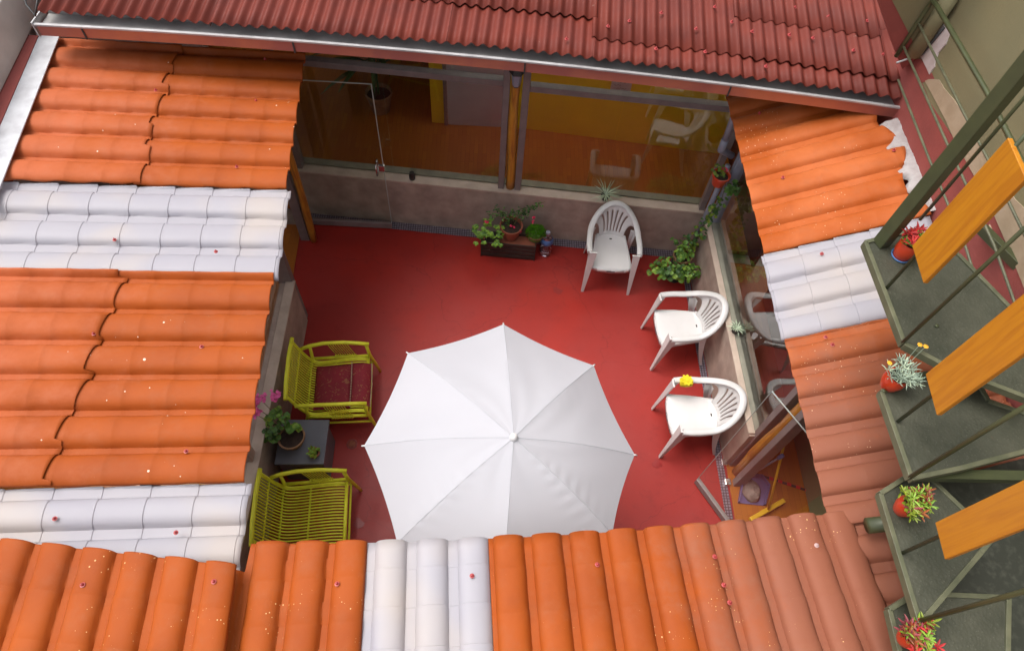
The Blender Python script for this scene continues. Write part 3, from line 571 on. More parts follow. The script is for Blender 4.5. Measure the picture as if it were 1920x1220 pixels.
wallpatch('white_patch', rough([(1772, 42), (1780, 62), (1752, 118), (1742, 140), (1728, 110), (1722, 104), (1745, 80)], 3, 3, 5), m_pink, .010)
# red upstand next to the corrugated roof end, in front of the return wall
ru = tag(MB().prism([WY(1625, -45, 4.463), WY(1650, -45, 4.463), WY(1672, 0, 4.463), WY(1700, 55, 4.463), WY(1725, 105, 4.463), WY(1692, 130, 4.463), WY(1676, 90, 4.463), WY(1646, 0, 4.463)], (0, .1, 0)).build('red_upstand', m_redwall), 'red painted upstand beside the right end of the corrugated roof', 'wall')
tag(MB().tube([WX(1785, -10, XW-.07), WX(1752, 42, XW-.07), WX(1712, 102, XW-.07)], .055, 14).build('drain_pipe', m_yold, smooth=True), 'olive painted vertical pipe in the wall corner at the top right', 'pipe')
tag(MB().tube([WX(1770, 52, XW-.02), WX(1728, 103, XW-.02), WX(1700, 112, XW-.04), WX(1682, 118, XW-.05)], .009, 6).build('conduit', m_wire, smooth=True), 'thin dark conduit bending along the foot of the olive wall corner', 'conduit')
# ------------------------------------------------------------ far railing near the olive wall
XR = 3.02
fr = thing('pipe_railing', 'olive pipe railing with bent corner in front of the tall olive wall', 'railing')
a0, a1 = WX(1680, 106, XR), WX(1745, 7, XR)
q = [a0, a0+(a1-a0)*.5, a0+(a1-a0)*.93, WX(1749, 1, XR), WX(1757, 12, XR), WX(1850, 172, XR), WX(1925, 322, XR), WX(1990, 450, XR)]
MB().tube(q, .0165, 10).build('top_rail', m_olive, fr, smooth=True)
for pts in ([(1720, 40), (1812, 222), (1858, 310), (1960, 520)], [(1693, 85), (1775, 268), (1865, 462), (1905, 575), (1960, 700)], [(1684, 150), (1742, 298), (1812, 467), (1850, 590)]):
    MB().tube([WX(x, y, XR) for x, y in pts], .0085, 8).build('rail', m_olivel, fr, smooth=True)
MB().tube([WX(1681, 118, XR), WX(1725, 103, XW-.01)], .008, 6).build('wall_tie', m_galv, fr, smooth=True)
# ------------------------------------------------------------ steel stair with balusters, boards and pots
st = thing('steel_stair', 'olive steel winding stair with chequer plate treads rising on the right', 'staircase')
def tread(px, z, label):
    pts = [W(x, y, z) for x, y in px]; n_ = len(pts)
    o = MB().prism(pts, (0, 0, -.008)).build('tread', m_tread, st); o['label'] = label
    mb = MB()
    for i in range(n_):
        p, q_ = pts[i], pts[(i+1) % n_]; mb.bar(p+Vector((0, 0, -.012)), q_+Vector((0, 0, -.012)), .024, .046)
    mb.build('tread_frame', m_olivel, o, bevel=.002)
    return pts
ZT = (3.48, 3.28, 3.10, 2.94)
tread([(1622, 455), (1695, 645), (1775, 688), (1930, 748), (1950, 620), (1897, 582), (1796, 478), (1715, 432)], ZT[0], 'topmost tread')
tread([(1652, 735), (1708, 897), (1800, 878), (1990, 828), (1990, 800), (1852, 752), (1835, 722), (1735, 700)], ZT[1], 'second tread')
tread([(1650, 925), (1724, 1168), (1838, 1035), (1860, 1008), (1745, 898), (1700, 893)], ZT[2], 'third tread')
tread([(1667, 1142), (1712, 1330), (1886, 1330), (1890, 1120), (1716, 1112)], ZT[3], 'lowest tread')
lower = tag(MB().prism([W(x, y, 2.86) for x, y in ((1742, 905), (1990, 840), (1990, 1400), (1880, 1400), (1720, 1160))], (0, 0, -.01)).build('stair_landing', m_shadeplate), 'chequer plate landing under the stair, its shade painted dark', 'landing')
tag(MB().prism([W(x, y, 3.2) for x, y in ((1848, 428), (1885, 394), (1990, 394), (1990, 560), (1920, 508))], (0, 0, -.05)).build('upper_landing', m_patch), 'grey concrete landing edge behind the topmost board', 'landing')
MB().bar(W(1840, 428, 3.24), W(1960, 548, 3.24), .05, .06).build('beam', m_olive, st, bevel=.003)
MB().bar(W(1872, 322, 3.4), W(1960, 250, 3.4), .04, .05).build('beam', m_olive, st, bevel=.003)
MB().tube([W(1626, 985, 2.62), W(1720, 975, 2.66)], .045, 14).build('support_pipe', m_olive, st, smooth=True)
MB().bar(W(1700, 640, 3.40), Vector((3.2, 2.0, 3.36)), .05, .05).build('beam', m_olive, st); MB().bar(W(1715, 890, 3.2), Vector((3.2, 1.2, 3.18)), .05, .05).build('beam', m_olive, st)
# newel post (square) at the corner of the topmost tread
nb = W(1652, 456, ZT[0]); MB().box((-.036, -.036, .0), (.036, .036, 1.75)).build('newel_post', m_olive, st, loc=nb, rotz=.35, bevel=.006)
def bal(x, y, z, h=1.25, r=.0095): b = W(x, y, z); return MB().tube([b, b+Vector((0, 0, h))], r, 8).build('baluster', m_olive, st, smooth=True)
bal(1662, 540, ZT[0]); bal(1692, 642, ZT[0]); bal(1725, 412, ZT[0]+.02, 1.4); bal(1683, 790, ZT[1]); bal(1706, 894, ZT[1], r=.011); bal(1692, 1036, ZT[2]); bal(1724, 1163, ZT[2], r=.011); bal(1655, 735, ZT[1], .0+.02)
bal(1755, 612, ZT[0]-.001, .012)
def plank(px, z, h, label):
    (a_, b_) = [W(x, y, z) for x, y in px]; d = (b_-a_).normalized(); nrm = Vector((d.y, -d.x, 0)); nrm = nrm if nrm.x < 0 else -nrm
    o = MB().prism([a_, b_, b_-nrm*.022, a_-nrm*.022], (0, 0, h)).build('privacy_board', m_plank, bevel=.003)
    tag(o, label, 'board', 'varnished boards fixed to the stair balusters'); return o
plank([(1710, 461), (1731, 531)], 3.79, .72, 'topmost varnished orange board, beside the red succulent')
plank([(1735, 701), (1756, 778)], 3.66, .9, 'middle varnished orange board, beside the grey-green potted plant')
plank([(1753, 979), (1771, 1048)], 3.42, .9, 'lowest varnished orange board, below the spiky yellow-green succulent')
# ------------------------------------------------------------ plants
def leaf_at(mb, c, d, up, ln, wd, mi=0, curl=.2, fold=.15):
    d = Vector(d).normalized(); up = Vector(up); s = d.cross(up); s = s.normalized() if s.length > .01 else d.orthogonal().normalized(); u = s.cross(d)
    prof = ((0, .12), (.3, .85), (.6, 1.), (.85, .6), (1, .02)); vs = []
    for (t_, w_) in prof:
        c_ = Vector(c)+d*ln*t_-u*curl*ln*t_*t_
        vs += [c_-s*wd/2*w_+u*fold*wd*w_, c_, c_+s*wd/2*w_+u*fold*wd*w_]
    fs = []
    for i in range(4): fs += [(3*i, 3*i+1, 3*i+4, 3*i+3), (3*i+1, 3*i+2, 3*i+5, 3*i+4)]
    mb.add(vs, fs, mi)
def round_leaf(mb, c, nrm, r, mi=0, n_=8, cup=.25):
    nrm = Vector(nrm).normalized(); a_ = nrm.orthogonal().normalized(); b_ = nrm.cross(a_)
    vs = [Vector(c)]+[Vector(c)+(a_*math.cos(2*PI*i/n_)+b_*math.sin(2*PI*i/n_))*r*(1 if i % 2 else .86)+nrm*r*cup*(1 if i % 2 else .7) for i in range(n_)]
    mb.add(vs, [(0, i+1, (i+1) % n_+1) for i in range(n_)], mi)
def bush(mb, rg, c, rad, n_, r, mis=(0,), flat=1., trail=0):
    for i in range(n_):
        while True:
            p = Vector((rg.uniform(-1, 1), rg.uniform(-1, 1), rg.uniform(-.6, 1)));
            if .25 < p.length < 1: break
        q_ = Vector((p.x*rad[0], p.y*rad[1], p.z*rad[2]))+Vector(c); nn = Vector((p.x*.6, p.y*.6, abs(p.z)+.45))+Vector((rg.uniform(-.4, .4), rg.uniform(-.4, .4), 0))
        round_leaf(mb, q_, nn, r*rg.uniform(.6, 1.2), rg.choice(mis))
def potmesh(r0, r1, h, rim=.012, n_=24): return [(0, 0), (r0, 0), (r1*.98, h*.86), (r1+rim*.6, h*.86), (r1+rim*.6, h), (r1-rim*.4, h), (r1-rim, h*.8), (0, h*.8)]
def potted(name, label, cat, loc, r0, r1, h, potm, build_fn, group=None, tilt=0):
    t_ = thing(name, label, cat, loc, group=group)
    pot = MB().lathe(potmesh(r0, r1, h)[:7], n=28).build('pot', potm, t_, smooth=True, angle=.6)
    MB().lathe([(r1-.012, h*.8), (r1*.5, h*.83), (0, h*.84)], n=20).build('soil', m_soil, t_, smooth=True)
    build_fn(t_); return t_
# geranium on the grey table
TZ = .47
tp = [(520, 868), (614, 868), (613, 787), (522, 790)]
def table():
    c = (W(520, 868, TZ)+W(613, 788, TZ))/2; t_ = thing('side_table', 'dark grey box table between the two lime armchairs holding potted plants', 'table', (c.x, c.y, 0), rotz=.03)
    MB().box((-.22, -.215, TZ-.035), (.215, .215, TZ)).build('table_top', m_table, t_, bevel=.004)
    MB().box((-.20, -.195, .0), (.195, .195, TZ-.037)).build('table_body', m_table, t_, bevel=.004); return t_
table()
def geranium(t_):
    rg = random.Random(11); mb = MB(); fl_ = MB(); stt = MB()
    bush(mb, rg, (-.10, .10, .30), (.10, .10, .12), 40, .030, (0, 1, 0)); bush(mb, rg, (-.15, .0, .22), (.07, .09, .12), 34, .026, (0, 2)); bush(mb, rg, (.03, .05, .22), (.07, .03, .04), 10, .038, (1, 0))
    for (x, y, z) in ((-.27, .14, .46), (-.22, .19, .50), (-.30, .10, .43), (-.25, .08, .42), (-.10, .22, .50)):
        stt.tube([(-.02, .02, .15), (x*.5, y*.6, z*.75), (x, y, z)], .003, 5)
        fl_ = MB()
        for k in range(26): round_leaf(fl_, (x+rg.uniform(-.042, .042), y+rg.uniform(-.042, .042), z+rg.uniform(-.015, .035)), (rg.uniform(-.5, .5), rg.uniform(-.5, .5), 1), .017, 0, 6)
        fl_.build('flower', m_pinkf, t_)
    mb.build('leaves', [m_leaf, m_leafl, m_leafd], t_); stt.build('stems', m_stem, t_, smooth=True)
p = W(548, 822, TZ+.10); potted('potted_geranium', 'geranium with pink flowers in a terracotta pot on the grey table', 'potted plant', (p.x, p.y, TZ), .07, .115, .16, m_tanpot, geranium)
def smallsucc(t_):
    rg = random.Random(12); mb = MB()
    for i in range(34): leaf_at(mb, (rg.uniform(-.03, .03), rg.uniform(-.03, .03), .06), (rg.uniform(-1, 1), rg.uniform(-1, 1), rg.uniform(.2, 1)), (0, 0, 1), .05, .022, rg.choice((0, 1)))
    mb.build('leaves', [m_leafy, m_leafl], t_)
p = W(590, 850, TZ+.03); potted('potted_succulent', 'tiny yellow-green succulent in a small pot on the grey table', 'potted plant', (p.x, p.y, TZ), .03, .045, .065, m_pot, smallsucc)
# crate with plants at the far wall
ca, cb = W(903, 480, 0), W(1000, 489, 0); ang = math.atan2((cb-ca).y, (cb-ca).x)
ct = thing('wooden_crate', 'low dark slatted crate on the floor by the far wall holding plants', 'crate', ca, rotz=ang); LC = (cb-ca).length
for k in range(4): MB().box((0, 0, .010+k*.066), (LC, .014, .010+k*.066+.054)).build('slat', m_crate, ct, bevel=.003)
for k in range(4): MB().box((0, .156, .010+k*.066), (LC, .17, .010+k*.066+.054)).build('slat', m_crate, ct, bevel=.003)
MB().box((-.012, -.004, 0), (-.001, .174, .265)).build('end_board', m_crate, ct, bevel=.002); MB().box((LC+.001, -.004, 0), (LC+.012, .174, .265)).build('end_board', m_crate, ct, bevel=.002)
MB().box((.002, .016, .222), (LC-.002, .154, .24)).build('crate_shelf', m_pot, ct)
CZ = .242
def fuchsia(t_):
    rg = random.Random(13); mb = MB(); sm = MB(); fl_ = MB()
    for (x, y, z) in ((-.28, -.02, .40), (-.20, .06, .42), (-.14, .06, .36), (.0, .08, .34), (.10, .1, .36), (.22, .06, .42), (.28, .08, .46), (.36, .1, .5), (-.06, -.03, .30), (.18, .02, .36)):
        pts = [Vector((0, 0, .14)), Vector((x*.4, y*.5, z*.85)), Vector((x, y, z))]; sm.tube(pts, .003, 5)
        for k in range(17):
            t2 = rg.uniform(.35, 1.05); b_ = pts[1].lerp(pts[2], (t2-.35)/.7)+Vector((rg.uniform(-.035, .035), rg.uniform(-.035, .035), rg.uniform(-.03, .03)))
            leaf_at(mb, b_, (rg.uniform(-1, 1), rg.uniform(-1, 1), rg.uniform(-.3, .5)), (0, 0, 1), .034, .018, rg.choice((0, 0, 1)))
    for (x, y, z) in ((-.30, -.08, .34), (-.27, -.07, .33), (.24, .0, .36), (.23, -.03, .31), (.0, -.05, .26), (.02, -.06, .25), (.10, -.07, .19)):
        fl_ = MB()
        for k in range(6): leaf_at(fl_, (x, y, z), (rg.uniform(-1, 1), rg.uniform(-1, 1), rg.uniform(-1.2, .2)), (0, 0, 1), .028, .02, 0)
        fl_.build('flower', m_redf, t_)
    mb.build('leaves', [m_leafd, m_leaf], t_); sm.build('stems', m_stem, t_, smooth=True)
p = ct.matrix_basis @ Vector((.27, .12, CZ)); potted('potted_fuchsia', 'fuchsia with crimson flowers in a terracotta pot on the dark crate', 'potted plant', W(957, 443, CZ), .085, .125, .2, m_pot, fuchsia)
def succ(t_):
    rg = random.Random(14); mb = MB()
    for k in range(46):
        x, y = rg.uniform(-.22, .12), rg.uniform(-.12, .16); z = .14+.09*(1-(abs(x+.05)/.2))+rg.uniform(-.04, .03)-max(0, -y)*.5
        for j in range(7):
            an = j*2.4; leaf_at(mb, (x, y, z), (math.cos(an), math.sin(an), .5+rg.uniform(-.2, .3)), (0, 0, 1), .036, .024, rg.choice((0, 0, 1)))
    mb.build('leaves', [m_leafl, m_leaf], t_)
potted('potted_sedum', 'bright green bushy succulent spilling over the left end of the crate', 'potted plant', W(922, 457, CZ), .05, .075, .11, m_black, succ)
def moss(t_):
    rg = random.Random(15); mb = MB()
    for k in range(900):
        an = rg.uniform(0, 2*PI); r_ = .11*math.sqrt(rg.random()); x, y = r_*math.cos(an), r_*math.sin(an)*.9
        z = (.08+.09*math.sqrt(max(0, 1-(r_/.12)**2)))*(1+.18*math.sin(x*60+1)*math.cos(y*55)); leaf_at(mb, (x, y, z-.02), (x*5+rg.uniform(-.5, .5), y*5+rg.uniform(-.5, .5), .9), (0, 1, 0), .028, .010, rg.choice((0, 0, 1)), .1)
    mb.lathe([(.09, .04), (.09, .07), (.07, .11), (.03, .13), (0, .13)], n=20, mi=1)
    mb.build('foliage', [m_moss, m_leaf], t_)
potted('potted_moss', 'dense vivid green mound plant on the right end of the dark crate', 'potted plant', W(1003, 447, CZ), .07, .09, .09, m_tanpot, moss)
# bottle
t = thing('water_bottle', 'clear blue-tinted plastic bottle on the floor beside the crate', 'bottle', W(1022, 474, 0)); t.scale = (1.35, 1.35, 1.25)
MB().lathe([(0, .004), (.05, .004), (.055, .02), (.055, .08), (.051, .09), (.055, .10), (.055, .16), (.051, .17), (.054, .18), (.052, .21), (.03, .255), (.016, .27), (.016, .29)], n=20).build('bottle_body', m_pet, t, smooth=True)
MB().lathe([(.0535, .17), (.0565, .172), (.055, .205), (.045, .232)], n=20).build('bottle_label', m_bluepl, t, smooth=True); MB().lathe([(.019, .285), (.019, .308), (0, .31)], n=14).build('bottle_cap', m_pvc, t, smooth=True, angle=.6)
# corner pot with trailing leaves
def cornerplant(t_):
    rg = random.Random(16); mb = MB(); bush(mb, rg, (0, 0, .23), (.12, .11, .07), 60, .026, (0, 1)); 
    bush(mb, rg, (-.12, -.14, .10), (.22, .15, .12), 150, .026, (0, 0, 1, 2)); bush(mb, rg, (.06, -.16, .06), (.15, .12, .12), 90, .026, (0, 1)); bush(mb, rg, (-.26, -.12, .02), (.12, .10, .1), 50, .026, (0, 1)); bush(mb, rg, (.0, .12, .24), (.2, .07, .08), 30, .024, (0, 2))
    mb.build('leaves', [m_leaf, m_leafl, m_leafd], t_)
p = W(1281, 478, .42); ps = thing('plant_stand', 'low dark stand in the far right corner hidden by trailing leaves', 'stand', (p.x, p.y, 0))
MB().lathe([(.09, 0), (.09, .01), (.02, .02), (.02, .22), (.11, .235), (.11, .25), (0, .25)], n=18).build('stand', m_black, ps, smooth=True, angle=.6)
potted('potted_ivy', 'terracotta pot with bushy trailing green leaves in the far right corner', 'potted plant', (p.x, p.y, .25), .075, .105, .17, m_tanpot, cornerplant)
# hanging pot with vine, on the down-pipe corner
hp = Vector((2.30, 4.86, 1.40))
def vine(t_):
    rg = random.Random(17); mb = MB(); sm = MB(); bush(mb, rg, (-.03, .03, .14), (.08, .07, .07), 26, .024, (0, 1)); bush(mb, rg, (.14, -.06, .0), (.08, .07, .10), 46, .026, (0, 0, 2))
    pts = [Vector((.05, -.05, .1)), Vector((.07, -.08, -.12)), Vector((.02, -.07, -.35)), Vector((.0, -.08, -.6)), Vector((-.04, -.06, -.85)), Vector((-.05, -.06, -.95))]; sm.tube(pts, .004, 5)
    for k in range(95):
        i = rg.randrange(1, 5); q_ = pts[i].lerp(pts[i+1], rg.random()) if i < 5 else pts[5]
        round_leaf(mb, q_+Vector((rg.uniform(-.07, .07), rg.uniform(-.06, .04), rg.uniform(-.03, .03))), (rg.uniform(-.6, .6), rg.uniform(-1, .2), 1), rg.uniform(.016, .028), rg.choice((0, 1, 2)))
    mb.build('leaves', [m_leaf, m_leafy, m_leafd], t_); sm.build('stems', m_stem, t_, smooth=True)
    for k in range(4):
        f = MB(); round_leaf(f, (rg.uniform(-.02, .06), rg.uniform(-.03, .05), .17), (0, 0, 1), .022, 0); f.build('flower', m_redf, t_)
potted('hanging_plant', 'red pot hung in the far right corner with a leafy vine trailing down', 'potted plant', hp, .06, .085, .13, m_redpot, vine)
# down-pipe
dp = thing('down_pipe', 'grey plastic down-pipe with elbow in the far right corner under the gutter', 'pipe')
q0, q1, q2, q3 = WY(1387, 190, 4.86), WY(1360, 262, 4.9), WY(1352, 282, 4.93), WY(1372, 292, 5.0)
MB().tube([q0, q0.lerp(q1, .5), q1], .030, 14).build('pipe', m_pvc, dp, smooth=True); MB().tube([q1, q2, q2+Vector((.03, .03, -.03)), q3], .035, 14).build('elbow', m_pvc, dp, smooth=True)
q4 = Vector((2.375, 4.97, 1.55)); MB().tube([q4, Vector((2.375, 4.97, .3))], .028, 12).build('pipe', m_pvc, dp, smooth=True)
# spider plants on sills
def spider(label, loc, s=1.):
    t_ = thing('spider_plant', label, 'potted plant', loc); rg = random.Random(int(loc[0]*100)); mb = MB()
    MB().lathe(potmesh(.03, .045, .07), n=18).build('pot', m_black, t_, smooth=True, angle=.6)
    for i in range(30):
        an = rg.uniform(0, 2*PI); e = rg.uniform(.3, 1.4); leaf_at(mb, (0, 0, .06), (math.cos(an), math.sin(an), e), (0, 0, 1), rg.uniform(.12, .22)*s, .010, 0, .35)
    mb.build('leaves', m_leafpale, t_)
spider('pale spider plant on the sill behind the white chair by the far wall', fp(1.05+.24, .0, SH+.024)+Vector((0, .04, 0)))
pz = W(1385, 622, SH+.05); spider('small pale spider plant on the right sill beside the middle white chair', Vector((2.47, pz.y, SH+.05)), .5)
j = thing('sill_jar', 'small dark jar on the far sill near the glass door', 'jar', fp(-.87, .045, SH+.023)); MB().lathe([(0, 0), (.03, 0), (.034, .02), (.034, .07), (.026, .085), (.026, .10), (0, .10)], n=16).build('jar_body', m_black, j, smooth=True, angle=.7)
# indoor foliage seen through the glass
def indoor(t_):
    rg = random.Random(18); mb = MB()
    for i in range(22):
        an = rg.uniform(0, 2*PI); leaf_at(mb, (0, 0, .9+rg.uniform(-.3, .3)), (math.cos(an), math.sin(an), rg.uniform(.2, 1.2)), (0, 0, 1), rg.uniform(.5, .8), .07, rg.choice((0, 1)), .5)
    mb.tube([(0, 0, .2), (0, 0, 1.1)], .015, 6, mi=1); mb.build('leaves', [m_leafd, m_leafd], t_)
potted('indoor_plant', 'tall leafy plant inside the far room behind the left pane', 'potted plant', (-1.5, 7.3, .006), .12, .17, .3, m_tanpot, indoor)
# stair pots
def stair_pot(label, px, py, z, fn, r=.062, h=.11, lean=None):
    t_ = thing('stair_pot', label, 'potted plant', W(px, py, z), group='red pots standing on the stair treads')
    MB().lathe([(0, 0), (r*.72, 0), (r*1.0, h*.45), (r*1.0, h*.8), (r*.86, h), (r*.78, h), (r*.85, h*.78)], n=26).build('pot', m_redpot, t_, smooth=True, angle=.9)
    MB().lathe([(r*.85, h*.8), (0, h*.86)], n=18).build('soil', m_soil, t_); fn(t_); return t_
def spiky(mats, n_, ln, wd, seed, cx=0., cy=0., spread=.05, elev=(.2, 1.2)):
    def f(t_):
        rg = random.Random(seed); mb = MB()
        for c in range(n_):
            bx_, by_ = cx+rg.uniform(-spread, spread), cy+rg.uniform(-spread, spread); bz = .105+rg.uniform(0, .045); k_ = rg.randrange(len(mats)); base = rg.uniform(0, 6)
            for j in range(9):
                an = base+j*2.4; leaf_at(mb, (bx_, by_, bz+j*.003), (math.cos(an), math.sin(an), rg.uniform(*elev)), (0, 0, 1), ln*rg.uniform(.7, 1.2), wd, k_, .1, .3)
        mb.build('leaves', mats, t_)
    return f
sp_ = stair_pot('red pot with red and green rosettes on the topmost stair tread', 1688, 480, ZT[0], spiky([m_leafr, m_leafr, m_leafl, m_leafr], 20, .052, .013, 21, .0, .0, .06), .058, .12)
MB().lathe([(0, -.002), (.05, -.002), (.055, .012), (.05, .013), (.045, .002)], n=20).build('saucer', m_bluepl, sp_, smooth=True)
sp_ = stair_pot('red pot with wispy grey-green plant on the second stair tread', 1665, 722, ZT[1], spiky([m_leafg, m_leafg, m_leafg, m_leafpale], 32, .048, .006, 22, .0, .0, .065), .058, .11)
stair_pot('red pot with spiky yellow-green succulent on the third stair tread', 1688, 955, ZT[2], spiky([m_leafy, m_leafl, m_leafp, m_leafo], 30, .044, .010, 23, -.005, -.01, .06), .052, .11)
stair_pot('red pot with red and lime succulent on the lowest stair tread in view', 1694, 1198, ZT[3], spiky([m_leafr, m_leafl, m_leafp, m_leafo, m_leafy], 32, .046, .011, 24, -.005, -.005, .065), .052, .10)
for (x, y, z) in ((.055, .10, .26), (.075, .085, .27), (-.07, .04, .17)):
    MB().tube([(0, 0, .1), (x*.8, y*.8, z*.7), (x, y, z)], .0015, 4).build('flower_stalk', m_leafg, sp_); f = MB()
    for k in range(7): round_leaf(f, (x+.006*math.cos(k), y+.006*math.sin(k), z), (math.cos(k*.9)*.6, math.sin(k*.9)*.6, 1), .008, 0, 6)
    f.build('flower', m_yf, sp_)
# ------------------------------------------------------------ PARASOL
def parasol():
    zr, za = 1.99, 2.37; apx = W(963, 820, za); t_ = thing('parasol', 'open white eight panel parasol standing in the patio', 'parasol', (apx.x-.03, apx.y+.03, 0))
    T = Vector(t_.location); ap = apx-T
    vis = [W(x, y, zr)-T for x, y in ((944, 608), (1113, 685), (1190, 852), (1143, 985), (960, 1045), (745, 1017), (683, 835), (765, 662))]
    vis[3] = W(1148, 1000, zr)-T; c = sum(vis, Vector())/8; vis[4] = Vector((c.x+.0, ap.y-.95, zr))
    mb = MB(); nr = 44; ns = 16; rg = random.Random(4)
    for k in range(8):
        A_, B_ = vis[k], vis[(k+1) % 8]; g = []
        for i in range(nr+1):
            t1 = i/nr; row = []
            for j_ in range(ns+1):
                s_ = j_/ns; e = A_.lerp(B_, s_); e += (c-e)*(.018*4*s_*(1-s_)); p = ap.lerp(Vector((e.x, e.y, zr)), t1)
                p.z += .05*math.sin(PI*t1) - .014*math.sin(PI*s_)*t1
                if 0 < s_ < 1: p.z += .0035*math.sin(t1*62+k*2+5*s_)*math.exp(-((s_-(.07 if k % 2 else .93))/.14)**2)*(1 if k in (2, 3, 4, 5) else .25)*math.sin(PI*t1) + .003*math.sin(t1*11+s_*9+k)*math.sin(PI*s_)*math.sin(PI*t1)
                row.append(p)
            g.append(row)
        b_ = len(mb.v); mb.v += [tuple(p) for r_ in g for p in r_]
        for i in range(nr):
            for j_ in range(ns): q_ = b_+i*(ns+1)+j_; mb.f.append((q_, q_+1, q_+ns+2, q_+ns+1)); mb.mi.append(0)
        # valance hanging at the rim
        rim = g[-1]; b_ = len(mb.v)
        for j_, p in enumerate(rim): mb.v.append(tuple(p)); d_ = (p-c); d_.z = 0; mb.v.append(tuple(p+Vector((0, 0, -.05))-d_.normalized()*.012*(1 if 0 < j_ < ns else .3)))
        for j_ in range(ns): q_ = b_+2*j_; mb.f.append((q_, q_+2, q_+3, q_+1)); mb.mi.append(0)
    o = mb.build('canopy', m_canvas, t_, smooth=True, angle=.5)
    bm = bmesh.new(); bm.from_mesh(o.data); bmesh.ops.remove_doubles(bm, verts=bm.verts, dist=.0008); bmesh.ops.recalc_face_normals(bm, faces=bm.faces)
    for e_ in bm.edges:
        if len(e_.link_faces) == 2 and e_.calc_face_angle(0) > .5: e_.smooth = False
    bm.to_mesh(o.data); bm.free()
    m = o.modifiers.new('solid', 'SOLIDIFY'); m.thickness = .0015; m.offset = 0
    sm = MB()
    for v in vis:
        d_ = (Vector((v.x, v.y, zr))-ap); pts = [ap+d_*i_/8+Vector((0, 0, .05*math.sin(PI*i_/8)+.0015)) for i_ in range(9)]; sm.tube(pts, .0028, 5)
    sm.build('seams', m_canvas, o)
    for v in vis:
        d_ = (Vector((v.x, v.y, zr))-ap); pts = [ap+d_*i_/8+Vector((0, 0, .05*math.sin(PI*i_/8)-.014)) for i_ in range(9)]; MB().tube(pts, .005, 6).build('rib', m_galv, t_, smooth=True)
        MB().tube([Vector((v.x, v.y, zr))-d_.normalized()*.01, Vector((v.x, v.y, zr-.004))+d_.normalized()*.02], .006, 6).build('rib_tip', m_white_pl, t_, smooth=True)
    MB().tube([(ap.x, ap.y, .05), (ap.x, ap.y, za-.01)], .019, 12).build('pole', m_white_pl, t_, smooth=True)
    MB().lathe([(.026, -.004), (.024, .02), (.017, .034), (0, .038)], c=ap, n=16).build('finial', m_white_pl, t_, smooth=True)
    MB().lathe([(0, 0), (.24, 0), (.24, .03), (.06, .09), (.035, .25), (0, .25)], c=(ap.x, ap.y, 0), n=28).build('base', m_black, t_, smooth=True, angle=.5)
parasol()
